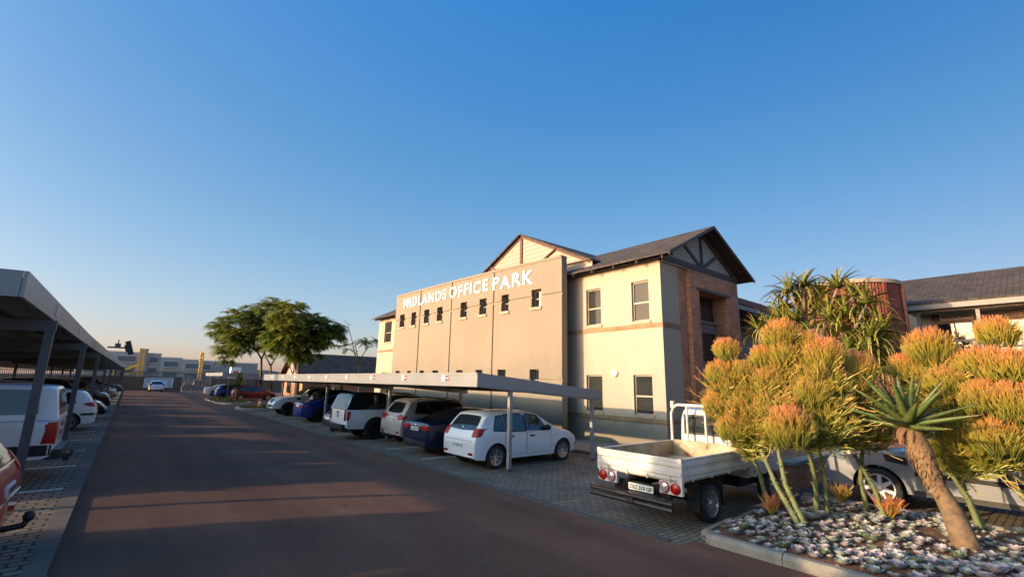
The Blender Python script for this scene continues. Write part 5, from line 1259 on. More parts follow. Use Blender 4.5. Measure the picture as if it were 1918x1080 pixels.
# ---- firestick shrubs
def stickmat():
    m, nt, b = nmat('firestick'); L = nt.links; uv = N(nt, 'ShaderNodeUVMap'); uv.uv_map = 'uv'; sp = N(nt, 'ShaderNodeSeparateXYZ'); L.new(uv.outputs[0], sp.inputs[0])
    g = ramp(nt, [(0, (.085, .105, .022)), (.5, (.25, .265, .04)), (1., (.48, .42, .065))], sp.outputs[0])
    f = ramp(nt, [(0, (.28, .28, .045)), (.45, (.58, .40, .06)), (.75, (.74, .27, .075)), (1., (.78, .29, .17))], sp.outputs[0])
    o = mix(nt, sp.outputs[1], g.outputs[0], f.outputs[0]); L.new(o, b.inputs['Base Color']); b.inputs['Roughness'].default_value = .5
    MATS['firestick'] = m
    simple('firestick_stem', (.17, .19, .075), .7, var=.3, scale=9, bmp=.3)
stickmat()
class Sticks:
    def __init__(s): s.mb = MB(); s.uv = []
    def stick(s, p, d, L_, r, tone, rr, a0=0., a1=1., bend=.25):
        q = d.orthogonal().normalized(); t = d.cross(q); b = Vector((rr.uniform(-1, 1), rr.uniform(-1, 1), rr.uniform(0, 1)))*bend*L_*.5
        vs = []; pts = [p, p+d*L_*.5+b*.45, p+d*L_+b]
        for i, c in enumerate(pts):
            ri = r*(1, .95, .62)[i]
            for k in range(3): w = 2.094*k; vs.append(c+(q*math.cos(w)+t*math.sin(w))*ri); s.uv.append((lerp(a0, a1, i/2), tone))
        s.mb.mesh(vs, [(i*3+k, i*3+(k+1) % 3, i*3+3+(k+1) % 3, i*3+3+k) for i in range(2) for k in range(3)])
        return pts
    def head(s, c, r, rr, n=170, tone=.9, up=Vector((0, 0, 1))):
        """rounded brush of pencil twigs, all reaching up and outwards from a common stalk"""
        base = c-up*r*1.25
        for i in range(n):
            a = rr.uniform(0, 6.283); e = math.acos(1-rr.random()*1.25); v = Vector((math.cos(a)*math.sin(e), math.sin(a)*math.sin(e), math.cos(e)*.95))
            tip = c+v*r*rr.uniform(.78, 1.08); d = (tip-base).normalized(); d = (d+Vector((rr.uniform(-.3, .3), rr.uniform(-.3, .3), rr.uniform(-.1, .2)))).normalized(); ln = rr.uniform(.45, .75)*r+.08
            tn = min(1, max(0, tone*(1.15-.95*(e/1.57))+rr.uniform(-.22, .12)))
            pts = s.stick(tip-d*ln, d, ln, rr.uniform(.0048, .0075), tn, rr, .0, 1., .2)
            for _ in range(2):
                if rr.random() < .6: s.stick(pts[1], (d+Vector((rr.uniform(-.5, .5), rr.uniform(-.5, .5), .15))).normalized(), ln*rr.uniform(.35, .6), .0052, tn, rr, .4, 1.)
    def blob(s, c, rx, ry, rz, rr, n=500, tone=.3, deep=.45):
        """loose tangle made of small forked sprays"""
        for i in range(n):
            v = Vector((rr.gauss(0, 1), rr.gauss(0, 1), rr.gauss(0, 1))).normalized(); k = lerp(deep, 1.06, rr.random()**.6); p = c+Vector((v.x*rx, v.y*ry, v.z*rz))*k
            d0 = (v*.7+Vector((rr.uniform(-.5, .5), rr.uniform(-.5, .5), .6))).normalized(); tn0 = min(1, max(0, tone-.16+rr.uniform(-.28, .3)+.3*v.z))
            for j in range(4):
                d = (d0+Vector((rr.uniform(-.55, .55), rr.uniform(-.55, .55), rr.uniform(-.3, .3)))).normalized(); ln = rr.uniform(.12, .26)
                pts = s.stick(p-d0*.1, d, ln, rr.uniform(.0048, .0075), tn0, rr, .05, 1., .4)
                if rr.random() < .7: s.stick(pts[1], (d+Vector((rr.uniform(-.8, .8), rr.uniform(-.8, .8), .25))).normalized(), ln*.6, .0052, tn0, rr, .45, 1.)
    def strays(s, c, r, rr, n=14, tone=.6):
        for i in range(n):
            v = Vector((rr.gauss(0, 1), rr.gauss(0, 1), rr.gauss(.2, 1))).normalized(); p = c+v*r*.8; d = (v+Vector((rr.uniform(-.4, .4), rr.uniform(-.4, .4), rr.uniform(0, .7)))).normalized(); ln = rr.uniform(.18, .34)
            pts = s.stick(p, d, ln, .006, tone, rr, .2, 1., .5)
            for _ in range(3): s.stick(pts[rr.randint(1, 2)], (d+Vector((rr.uniform(-.7, .7), rr.uniform(-.7, .7), .3))).normalized(), ln*.5, .005, tone, rr, .4, 1., .3)
    def build(s, name, parent):
        o = s.mb.build(name, 'firestick', parent, uv=False, fix=False); setuv(o, s.uv); return o
def mpp(p): return (.62*p.x+.758*p.y)/FPX*1.03
def firestick(label, stems, heads, blobs, seed, base):
    rr = random.Random(seed); t = thing('firestick_shrub', label, 'shrub', base, group='firestick shrubs in the planted bed'); st = Sticks()
    for px, py, X, rp, tone in heads:
        c = atX(px, py, X); r = rp*mpp(c)*rr.uniform(.9, 1.06); st.head(c, r, rr, n=int(170+2000*r*r), tone=tone)
    for px, py, X, rpx, rpy, tone in blobs:
        c = atX(px, py, X); k = mpp(c); a, b = rpx*k, rpy*k; st.blob(c, a*.8, a, b, rr, n=int(1050*a*b+100), tone=tone); st.strays(c, max(a, b), rr, 16, min(1, tone+.25))
    st.build('crown', t)
    for foot, top, r in stems:
        f = Vector(foot); tp = atX(*top); b = (f+tp)/2+Vector((rr.uniform(-.08, .08), rr.uniform(-.08, .08), 0))
        mb = MB(); path = [f.lerp(b, k/4) if k < 4 else b.lerp(tp, (k-4)/4) for k in range(9)]; mb.tube(path, [r*lerp(1.15, .7, k/8) for k in range(9)], 9)
        for k in range(26):
            q = rr.random(); p = f.lerp(b, q*2) if q < .5 else b.lerp(tp, q*2-1); a = rr.uniform(0, 6.28); d = Vector((math.cos(a), math.sin(a), .3)); mb.tube([p+d*r*.7, p+d*(r+.03)], [.012, .005], 5)
        mb.build('stem', 'firestick_stem', t, smooth=True)
    return t
sz = lambda x, y: (x, y, soil_z(x, y)-.03)
firestick('firestick shrub nearest the truck with pale green bare stem and orange crown', [(sz(9.26, 3.87), (1400, 830, 9.0), .042)],
  [(1360, 655, 8.9, 27, 1.), (1350, 700, 8.8, 28, .8), (1345, 760, 8.7, 30, .9), (1375, 800, 8.6, 30, .8), (1392, 700, 8.9, 26, .5)],
  [(1372, 745, 8.9, 45, 60, .35), (1400, 790, 8.7, 45, 48, .35), (1410, 830, 8.9, 28, 28, .2)], 1, (9.26, 3.87, .1))
firestick('firestick shrub with tallest twin orange heads and two stems behind bed front', [(sz(8.65, 3.15), (1425, 840, 8.6), .042), (sz(8.72, 3.1), (1455, 830, 8.8), .045)],
  [(1462, 630, 9.2, 33, 1.), (1434, 670, 9.1, 28, .95), (1470, 665, 9.1, 30, .6), (1478, 800, 8.4, 42, 1.), (1440, 720, 8.9, 34, .7)],
  [(1440, 740, 9.0, 50, 55, .3), (1460, 790, 8.7, 48, 45, .3), (1465, 690, 9.2, 36, 34, .35)], 2, (8.65, 3.15, .1))
firestick('firestick shrub in the middle with broad flat orange heads over straight stem', [(sz(9.6, 3.22), (1512, 830, 9.2), .042), (sz(9.75, 3.1), (1530, 820, 9.5), .038)],
  [(1508, 640, 9.4, 26, .9), (1543, 668, 9.3, 42, 1.), (1510, 690, 9.3, 32, .7), (1520, 740, 8.9, 34, .55)],
  [(1525, 730, 9.2, 52, 55, .3), (1545, 790, 9.1, 48, 48, .15), (1510, 800, 9.0, 42, 42, .25)], 3, (9.6, 3.22, .1))
firestick('firestick shrub beside the aloe with shaded dark green lower crown', [(sz(10.58, 2.73), (1615, 840, 10.3), .042), (sz(10.2, 2.39), (1600, 850, 10.1), .038)],
  [(1603, 690, 9.8, 38, 1.), (1590, 720, 9.7, 30, .6)],
  [(1600, 760, 9.9, 48, 52, .12), (1620, 800, 10.1, 42, 45, .05), (1585, 800, 9.7, 36, 42, .15)], 4, (10.58, 2.73, .1))
firestick('firestick shrub right behind the aloe rosette with pink orange dome', [(sz(10.75, 1.30), (1770, 870, 10.6), .042), (sz(10.85, 1.25), (1790, 860, 10.8), .038)],
  [(1740, 650, 10.5, 40, 1.), (1695, 690, 10.5, 28, 1.), (1790, 680, 10.6, 32, .95), (1770, 715, 10.3, 34, .6)],
  [(1760, 720, 10.6, 55, 52, .3), (1790, 780, 10.5, 60, 48, .15), (1800, 850, 10.3, 48, 40, .1), (1740, 780, 10.7, 45, 42, .05)], 5, (10.75, 1.3, .1))
firestick('firestick shrub at the right edge with tallest round orange head', [(sz(10.9, .5), (1870, 870, 10.7), .042)],
  [(1866, 622, 10.7, 32, 1.), (1840, 680, 10.4, 38, .95), (1890, 690, 10.3, 44, 1.), (1905, 760, 10.1, 48, .9), (1850, 750, 10.1, 40, .8), (1870, 820, 9.9, 42, .75)],
  [(1870, 740, 10.5, 62, 62, .4), (1890, 820, 10.3, 60, 50, .35), (1850, 850, 10.2, 48, 34, .25)], 6, (10.9, .5, .1))
firestick('firestick shrub cut by the right frame edge with glowing orange twigs', [(sz(11.0, -.35), (1985, 880, 10.8), .042)],
  [(1945, 690, 10.5, 46, 1.), (1970, 760, 10.3, 50, .9), (1990, 660, 10.6, 40, 1.)],
  [(1965, 760, 10.5, 65, 60, .4), (1960, 840, 10.4, 60, 45, .3)], 7, (11.0, -.35, .1))
def youngstick(label, x, y, r, n, seed, tone):
    rr = random.Random(seed); t = thing('firestick_seedling', label, 'shrub', (x, y, soil_z(x, y)), group='young firestick tufts'); st = Sticks(); c = Vector((x, y, soil_z(x, y)))
    for k in range(n):
        a = rr.uniform(0, 6.28); d = Vector((math.cos(a)*rr.uniform(.1, .8), math.sin(a)*rr.uniform(.1, .8), 1)).normalized(); p = st.stick(c+d*r*rr.uniform(0, .5), d, r*rr.uniform(.4, .7), .007, tone, rr, .3, 1.)
        st.stick(p[1], (d+Vector((rr.uniform(-.5, .5), rr.uniform(-.5, .5), 0))).normalized(), r*.3, .0055, tone, rr, .5, 1)
    st.build('twigs', t)
youngstick('small coral red firestick tuft at the foot of the stem nearest the truck', 9.0, 3.72, .34, 60, 21, 1.)
youngstick('small orange firestick tuft in front of the silver car wheel', 10.3, 2.35, .42, 80, 22, .9)
youngstick('dull reddish firestick tuft in shade behind the front stems', 9.9, 3.85, .34, 60, 23, .95)
youngstick('brownish dry firestick tuft between the middle stems', 10.9, 3.2, .40, 70, 24, .4)

# ---- aloe with leaning trunk
def aloemat(name, c0, c1, tip):
    m, nt, b = nmat(name); L = nt.links; uv = N(nt, 'ShaderNodeUVMap'); uv.uv_map = 'uv'; sp = N(nt, 'ShaderNodeSeparateXYZ'); L.new(uv.outputs[0], sp.inputs[0])
    g = ramp(nt, [(0, c0), (.75, c1), (1., tip)], sp.outputs[0]); tc = N(nt, 'ShaderNodeTexCoord'); n = N(nt, 'ShaderNodeTexNoise', i_Scale=14., i_Detail=4.0); L.new(tc.outputs['Object'], n.inputs['Vector'])
    r = ramp(nt, [(.3, (.7, .7, .7)), (.7, (1.25, 1.25, 1.25))], n.outputs[0]); o = mix(nt, 1., g.outputs[0], r.outputs[0], 'MULTIPLY'); L.new(o, b.inputs['Base Color']); b.inputs['Roughness'].default_value = .42; MATS[name] = m
aloemat('aloe_leaf', (.085, .115, .028), (.10, .145, .04), (.20, .12, .04)); aloemat('tree_aloe_leaf', (.10, .14, .025), (.19, .20, .04), (.36, .17, .06))
simple('aloe_trunk', (.20, .125, .068), .9, var=.4, scale=12, bmp=.8, bscale=30); simple('dry_leaf', (.21, .12, .055), .85, var=.35, scale=10); simple('pale_bark', (.22, .18, .135), .85, var=.25, scale=5, bmp=.5, bscale=20)
al = thing('aloe', 'tall green aloe rosette on a leaning brown trunk in the planted bed', 'plant', (9.35, 1.31, .1))
foot = Vector((9.36, 1.29, .08)); crown = Vector((9.28, 1.74, 1.80))
path = [foot, foot.lerp(crown, .15)+Vector((0, -.02, 0)), foot.lerp(crown, .35)+Vector((0, -.03, 0)), foot.lerp(crown, .55), foot.lerp(crown, .62), foot.lerp(crown, .8), foot.lerp(crown, .92), crown]
mb = MB(); mb.tube(path, [.185, .15, .125, .10, .12, .15, .135, .09], 18); mb.build('trunk', 'aloe_trunk', al, smooth=True)
rr = random.Random(5); mb = MB()
for k in range(420):
    q = rr.uniform(.50, .99); c = foot.lerp(crown, q); a = rr.uniform(0, 6.28); d = Vector((math.cos(a), math.sin(a), 0)); s_ = Vector((-math.sin(a), math.cos(a), 0)); r = interp(q, [(.5, .10), (.62, .12), (.8, .15), (.92, .135), (1, .09)])
    p = c+d*r*.97; w = rr.uniform(.010, .034); h = rr.uniform(.05, .17); o_ = rr.uniform(.008, .04); tl = s_*rr.uniform(-.03, .03)
    mb.mesh([p-s_*w, p+s_*w, p+s_*w*.7+d*o_*.8+Vector((0, 0, -h*.6))+tl*.5, p-s_*w*.7+d*o_*.8+Vector((0, 0, -h*.6))+tl*.5, p+d*o_*.5+Vector((0, 0, -h))+tl], [(0, 1, 2, 3), (3, 2, 4)])
mb.build('dry_leaf_skirt', 'dry_leaf', al)
def fleshy(mb, uvs, base, a, el, L_, w, curl, th=.32, n=9, teeth=None, rr=None):
    """thick channelled leaf"""
    d0 = Vector((math.cos(a), math.sin(a), 0)); s_ = Vector((-math.sin(a), math.cos(a), 0)); p = base.copy(); e = el; vs = []; st = L_/n
    for i in range(n+1):
        t = i/n; d = d0*math.cos(e)+Vector((0, 0, math.sin(e))); up = d0*-math.sin(e)+Vector((0, 0, math.cos(e))); ww = w*(1-t)**.75*(1 if t > .12 else .8+t*1.6)+.003
        vs += [p-s_*ww+up*ww*.35, p-up*ww*.05, p+s_*ww+up*ww*.35, p+s_*ww*.5-up*ww*th*1.6, p-s_*ww*.5-up*ww*th*1.6]; uvs += [(t, 0)]*5
        if teeth is not None and 0 < i < n:
            for sg_ in (-1, 1):
                q = p+s_*sg_*ww+up*ww*.35; teeth.mesh([q-d*.012, q+d*.012, q+s_*sg_*.02+d*.006, q+up*.01], [(0, 1, 2), (0, 2, 3), (1, 3, 2)])
        p = p+d*st; e += curl/n
    mb.mesh(vs, [(i*5+k, i*5+(k+1) % 5, i*5+5+(k+1) % 5, i*5+5+k) for i in range(n) for k in range(5)])
    return vs
rr = random.Random(9); teeth = MB()
for k in range(27):
    q = k/26; a = k*2.39996+.4; el = R(lerp(80, -2, q**.8)+rr.uniform(-5, 5)); mb = MB(); uvs = []; teeth = MB()
    fleshy(mb, uvs, crown+Vector((math.cos(a), math.sin(a), 0))*.06+Vector((0, 0, lerp(.14, -.03, q))), a, el, lerp(.64, .96, q**.5)*rr.uniform(.9, 1.08), lerp(.068, .09, q), R(lerp(-4, 8, q)-rr.uniform(0, 16)*q), teeth=teeth, rr=rr)
    mb.cur = 1; mb.mesh(teeth.v, teeth.f); uvs += [(1., 0)]*len(teeth.v)
    o = mb.build('leaf', ['aloe_leaf', 'dry_leaf'], al, smooth=False, uv=False, fix=False); setuv(o, uvs)
    me = o.data; me.polygons.foreach_set('use_smooth', [True]*len(me.polygons))
mb = MB()
for k in range(9):
    a = k*.7; uvs = []; fleshy(mb, uvs, crown+Vector((math.cos(a)*.08, math.sin(a)*.08, -.06)), a, R(-25-rr.uniform(0, 40)), rr.uniform(.16, .32), .05, R(-70))
mb.build('withered_leaves', 'dry_leaf', al, smooth=True)

# ---- tree aloe
ta = thing('tree_aloe', 'branching tree aloe with many spiky drooping rosettes before the red tower', 'tree', (17, 5.2, 0))
TXA = 17.
ros = [(1478, 548), (1505, 538), (1535, 552), (1568, 540), (1598, 556), (1622, 570), (1470, 580), (1500, 572), (1530, 585), (1555, 600), (1585, 590), (1612, 600), (1640, 600), (1490, 605), (1548, 575), (1575, 622), (1605, 632), (1632, 632), (1560, 640), (1590, 655), (1622, 662), (1645, 648), (1575, 675), (1610, 690), (1640, 680), (1440, 612), (1424, 625), (1460, 596), (1652, 690), (1595, 705), (1626, 712), (1558, 690), (1530, 700), (1655, 620), (1470, 618)]
rr = random.Random(3); mb = MB(); uvs = []; tips = []
for i, (px, py) in enumerate(ros):
    c = atX(px, py, TXA+rr.uniform(-.7, .7)); tips.append(c)
    for k in range(34):
        a = rr.uniform(0, 6.28); q = k/33; el = R(lerp(82, -8, q)+rr.uniform(-10, 10)); L_ = rr.uniform(.8, 1.12)*(.8+.2*q); w = .052; curl = R(-lerp(30, 105, q)); n = 6
        d0 = Vector((math.cos(a), math.sin(a), 0)); s_ = Vector((-math.sin(a), math.cos(a), 0)); p = c+d0*.03; e = el; vs = []
        for j in range(n+1):
            t = j/n; d = d0*math.cos(e)+Vector((0, 0, math.sin(e))); up = d0*-math.sin(e)+Vector((0, 0, math.cos(e))); ww = w*(1-t)**.7+.002
            vs += [p-s_*ww+up*ww*.5, p, p+s_*ww+up*ww*.5]; uvs += [(t, 0)]*3; p = p+d*(L_/n); e += curl/n
        mb.mesh(vs, [(j*3+k2, j*3+k2+1, j*3+4+k2, j*3+3+k2) for j in range(n) for k2 in range(2)])
o = mb.build('crown', 'tree_aloe_leaf', ta, smooth=True, uv=False, fix=False); setuv(o, uvs)
mb = MB(); fork = atX(1525, 655, TXA); f0 = Vector((17, 5.2, 0)); mb.tube([f0, f0.lerp(fork, .5), fork], [.3, .22, .15], 12)
mids = [(1505, 600), (1545, 610), (1585, 640), (1610, 655), (1560, 690)]
M3 = [atX(a, b, TXA+rr.uniform(-.3, .3)) for a, b in mids]; low = Vector((17.2, 5.0, 1.7))
for i, m3 in enumerate(M3):
    b0 = fork if i < 3 else low; mb.tube([b0, b0.lerp(m3, .5)+Vector((0, 0, -.06)), m3], [.095, .075, .06], 9)
for c in tips:
    j = min(range(len(M3)), key=lambda q: (M3[q]-c).length+(2 if M3[q].z > c.z else 0)); m3 = M3[j]
    mb.tube([m3, m3.lerp(c, .5)+Vector((rr.uniform(-.05, .05), rr.uniform(-.05, .05), -.07)), c], [.055, .042, .035], 8)
mb.build('trunk', 'pale_bark', ta, smooth=True)

# ---- feathery trees
def leafmat(name, c0, c1):
    m, nt, b = nmat(name); L = nt.links; uv = N(nt, 'ShaderNodeUVMap'); uv.uv_map = 'uv'; sp = N(nt, 'ShaderNodeSeparateXYZ'); L.new(uv.outputs[0], sp.inputs[0])
    g = ramp(nt, [(0, c0), (1., c1)], sp.outputs[1]); L.new(g.outputs[0], b.inputs['Base Color']); b.inputs['Roughness'].default_value = .55
    tr = N(nt, 'ShaderNodeBsdfTranslucent'); L.new(g.outputs[0], tr.inputs[0]); ms = N(nt, 'ShaderNodeMixShader', i_0=.4); L.new(b.outputs[0], ms.inputs[1]); L.new(tr.outputs[0], ms.inputs[2])
    L.new(ms.outputs[0], nt.nodes['Material Output'].inputs[0]); MATS[name] = m
leafmat('feather_leaf', (.085, .15, .018), (.27, .27, .035)); leafmat('hedge_leaf', (.03, .05, .014), (.09, .11, .03)); leafmat('grass_blade', (.05, .07, .015), (.12, .13, .03)); leafmat('flame_leaf', (.30, .12, .02), (.42, .20, .03))
simple('tree_bark', (.11, .085, .06), .9, var=.3, scale=6, bmp=.5, bscale=18)
def frond(mb, uvs, p, d, L_, rr, tone, n=10, w=.04, pl=.2):
    e = d.normalized(); q = p.copy(); st = L_/n; side = e.cross(Vector((0, 0, 1))); side = side.normalized() if side.length > .05 else Vector((1, 0, 0))
    for i in range(n):
        t = (i+.5)/n; e = (e+Vector((0, 0, -.11))).normalized(); q2 = q+e*st; l = pl*math.sin(math.pi*min(1, .18+t*.8))*L_+.02; up = side.cross(e)
        for sg_ in (-1, 1):
            dd = (side*sg_+e*.35-up*.18).normalized(); a = q.lerp(q2, .5)
            mb.mesh([a-e*w, a+e*w, a+dd*l+e*w*.6, a+dd*l-e*w*.4], [(0, 1, 2, 3)]); uvs += [(t, tone)]*4
        q = q2
def feathery(label, foot, forks, ells, seed, n_tw, group='feathery trees on the parking islands', tr=.14, fl=1.0, fr=9):
    """ells: (centre, rx, ry, rz) crown lobes; twigs end on their shells and carry sprays of fronds"""
    rr = random.Random(seed); t = thing('feathery_tree', label, 'tree', foot, group=group); mb = MB(); uvs = []; wood = MB(); foot = Vector(foot)
    fk = [Vector(f) for f in forks]
    wood.tube([foot+Vector((0, 0, -.1)), foot.lerp(fk[0], .5)+Vector((.05, 0, 0)), fk[0]], [tr*1.25, tr, tr*.8], 10)
    for q in fk[1:]: wood.tube([fk[0], fk[0].lerp(q, .5)+Vector((0, .1, .05)), q], [tr*.75, tr*.6, tr*.45], 8)
    for k in range(n_tw):
        c, rx, ry, rz = rr.choices(ells, [e[1]*e[2] for e in ells])[0]; c = Vector(c)
        v = Vector((rr.gauss(0, 1), rr.gauss(0, 1), rr.gauss(.35, .8))).normalized(); s_ = rr.uniform(.55, 1.); p = c+Vector((v.x*rx, v.y*ry, v.z*rz))*s_
        f = min(fk, key=lambda q: (q-p).length); m_ = f.lerp(p, .55)+Vector((0, 0, -.12*(p-f).length))
        if k % 2 == 0: wood.tube([f, m_, p], [tr*.42, tr*.2, .012], 5)
        tone = min(1, max(0, .45+.35*v.z+rr.uniform(-.3, .3)))
        for j in range(fr):
            a = rr.uniform(0, 6.28); d = Vector((math.cos(a), math.sin(a), rr.uniform(-.15, .6)))+v*.5
            frond(mb, uvs, p, d, rr.uniform(.7, 1.15)*fl, rr, min(1, max(0, tone+rr.uniform(-.15, .15))))
    o = mb.build('crown', 'feather_leaf', t, uv=False, fix=False); setuv(o, uvs); wood.build('trunk', 'tree_bark', t, smooth=True); return t
def at46(px, py, Y): return atY(px, py, Y)
Y1 = 61.
f1 = at46(486, 740, Y1)
feathery('large feathery green tree with forked dark trunk on the grass island', (f1.x, Y1, gz(f1.x, Y1)), [at46(490, 672, Y1), at46(470, 640, Y1), at46(505, 640, Y1)],
  [(at46(452, 612, Y1), 3.06, 3.19, 2.00), (at46(505, 592, Y1), 3.19, 3.19, 2.13), (at46(440, 640, Y1-1), 2.00, 2.66, 1.86), (at46(525, 625, Y1), 2.39, 2.66, 1.86), (at46(425, 655, Y1-1), 1.33, 1.86, 1.33), (at46(470, 640, Y1), 2.93, 2.66, 1.60)], 41, 520, fl=1.15)
Y2 = 41.
f2 = at46(556, 745, Y2)
feathery('feathery green tree rising over the far end of the right carport', (f2.x, Y2, gz(f2.x, Y2)), [at46(560, 655, Y2), at46(580, 630, Y2), at46(545, 625, Y2)],
  [(at46(545, 598, Y2), 1.8, 2.2, 1.5), (at46(590, 618, Y2), 2.2, 2.2, 1.3), (at46(585, 648, Y2), 1.3, 1.8, .9), (at46(535, 632, Y2), 1.6, 2., 1.3), (at46(618, 625, Y2), 1.0, 1.5, .7), (at46(560, 655, Y2), 1.3, 1.5, .8)], 42, 360)
Y3 = 66.
f3 = at46(509, 735, Y3)
feathery('small pale trunked tree with sparse crown behind the large feathery tree', (f3.x, Y3, gz(f3.x, Y3)), [at46(507, 685, Y3), at46(520, 665, Y3), at46(498, 668, Y3)],
  [(at46(507, 655, Y3), 1.5, 1.5, .9)], 43, 22)
Y4 = 38.
f4 = at46(673, 735, Y4)
t4 = feathery('thin nearly bare sapling with a few feathery fronds beside the building', (f4.x, Y4, gz(f4.x, Y4)), [at46(672, 678, Y4), at46(665, 640, Y4), at46(690, 650, Y4)],
  [(at46(692, 642, Y4), 1.0, 1., .35), (at46(640, 652, Y4), .8, .8, .25)], 44, 12, tr=.06, fr=6)
mb = MB(); p0, p1, p2, p3 = at46(668, 680, Y4), at46(660, 640, Y4), at46(651, 606, Y4), at46(643, 598, Y4); mb.tube([p0, p1, p2, p3], [.045, .03, .02, .012], 6); mb.tube([p2, at46(660, 608, Y4)], .012, 5); mb.build('branch', 'tree_bark', t4, smooth=True)

# ---- hedge and shrubs behind the left carport, unseen tall hedge added on the left for shade
def hedge(label, x0, x1, y0, y1, h, seed, n, leaf='hedge_leaf', name='hedge', ls=.09):
    rr = random.Random(seed); t = thing(name, label, 'hedge', ((x0+x1)/2, (y0+y1)/2, gz(x0, (y0+y1)/2))); mb = MB(); uvs = []
    for k in range(n):
        y = rr.uniform(y0, y1); x = rr.uniform(x0, x1); hh = h*(.9+.10*math.sin(y*1.7+seed)+.05*math.sin(y*4.3)); z = gz(x, y)+hh*(1-rr.random()**1.6*1.0); a = Vector((rr.gauss(0, 1), rr.gauss(0, 1), rr.gauss(0, 1))).normalized(); b = a.orthogonal().normalized(); c = Vector((x, y, z)); s_ = rr.uniform(.6, 1.3)*ls
        mb.mesh([c-a*s_, c+b*s_*.55, c+a*s_, c-b*s_*.55], [(0, 1, 2, 3)]); uvs += [(0, rr.random())]*4
    o = mb.build('foliage', leaf, t, uv=False, fix=False); setuv(o, uvs)
    w = MB()
    for k in range(int((y1-y0)/.8)): y = y0+.4+k*.8; x = (x0+x1)/2; w.tube([(x, y, gz(x, y)-.05), (x+rr.uniform(-.2, .2), y+rr.uniform(-.2, .2), gz(x, y)+h*.75)], [.05, .02], 5)
    w.build('stem', 'tree_bark', t); return t
hedge('long clipped dark green hedge behind the left carport', -9.6, -8.4, 16.8, 47, 2.75, 51, 26000, ls=.12)
hedge('orange leaved shrub behind the left carport', -8.3, -7.6, 25, 27.6, 1.9, 52, 2600, 'flame_leaf', 'orange_shrub')  # leaves coloured orange throughout
hedge('tall dense hedge added outside the frame at left to cast shade', -12.2, -10.4, -9, 12.4, 4.7, 53, 32000, ls=.16)  # added out of view to throw shade over the foreground
# ================================================================ FAR END OF THE ROAD
simple('wall_brown', (.17, .12, .075), .9, var=.12, scale=1.5, bmp=.2)
simple('palisade', (.10, .10, .095), .5, metal=.3); simple('rig_yellow', (.88, .50, .04), .5, var=.12); simple('far_wall', (.52, .48, .44), .9, var=.05); simple('far_wall_dark', (.34, .31, .29), .9, var=.05); simple('far_glass', (.12, .15, .17), .2); simple('roof_white', (.62, .60, .56), .6)  # apartment wall colour lightened to stand in for distance haze
WYF = 88.6
bw = thing('boundary_wall', 'low brown boundary wall closing the end of the road', 'wall', (2, WYF, rise(WYF)))
mb = MB(); mb.box(-20, 6.55, WYF, WYF+.22, -.1, 2.2); mb.box(10.4, 55, WYF, WYF+.22, -.1, 2.1); mb.build('masonry', 'wall_brown', bw)
mb = MB(); mb.box(-20, 6.6, WYF-.04, WYF+.26, 2.2, 2.3); mb.box(10.38, 55, WYF-.04, WYF+.26, 2.1, 2.2); mb.build('coping', 'far_wall_dark', bw)
pf = thing('palisade_fence', 'grey palisade fence standing behind the brown boundary wall', 'fence', (2, WYF+.6, rise(WYF)))
mb = MB(); x = -20.
while x < 55: mb.box(x, x+.075, WYF+.6, WYF+.63, 0., 3.15); x += .2
mb.build('pales', 'palisade', pf)
mb = MB(); mb.box(-20, 55, WYF+.57, WYF+.599, 2.75, 2.83); mb.box(-20, 55, WYF+.57, WYF+.599, .5, .58); mb.build('rail', 'palisade', pf)
gt = thing('vehicle_gate', 'light grey sliding gate with vertical bars at the road end', 'gate', (6.6, WYF, rise(WYF)))
mb = MB(); x = 6.72
while x < 10.35: mb.box(x, x+.06, WYF-.02, WYF+.02, .12, 2.2); x += .3
mb.build('bars', 'steel_fascia', gt)
mb = MB()
for z in (.1, .95, 2.2): mb.box(6.65, 10.38, WYF-.05, WYF-.021, z, z+.1)
mb.build('frame', 'steel_fascia', gt)
mb = MB(); x = 6.8
while x < 10.2: mb.box(x, x+.17, WYF+.025, WYF+.04, .2, .94); x += .3
mb.build('lower_panel', 'kerb_stone', gt)
bd = thing('notice_board', 'wide white board with blue lettering on the brown wall', 'sign', (2.5, WYF-.06, 1.5))
mb = MB(); mb.box(1.95, 5.5, WYF-.06, WYF-.01, .62, 2.05); mb.build('board', 'sign_white', bd)
mb = MB(); v, f = textmesh('MIDLANDS OFFICE PARK', .16, extrude=.004, offset=.004); w_ = max(p.x for p in v)
mb.mesh([Vector((2.15+p.x*3.15/w_, WYF-.066-p.z, 1.78+p.y*1.25)) for p in v], f)
for k in range(5):
    z = 1.55-k*.19; mb.box(4.78+.04*(k % 2), 5.32, WYF-.068, WYF-.061, z, z+.06); mb.box(2.1, 2.5-.05*(k % 3), WYF-.068, WYF-.061, z, z+.06)
mb.build('lettering', 'sign_blue', bd)

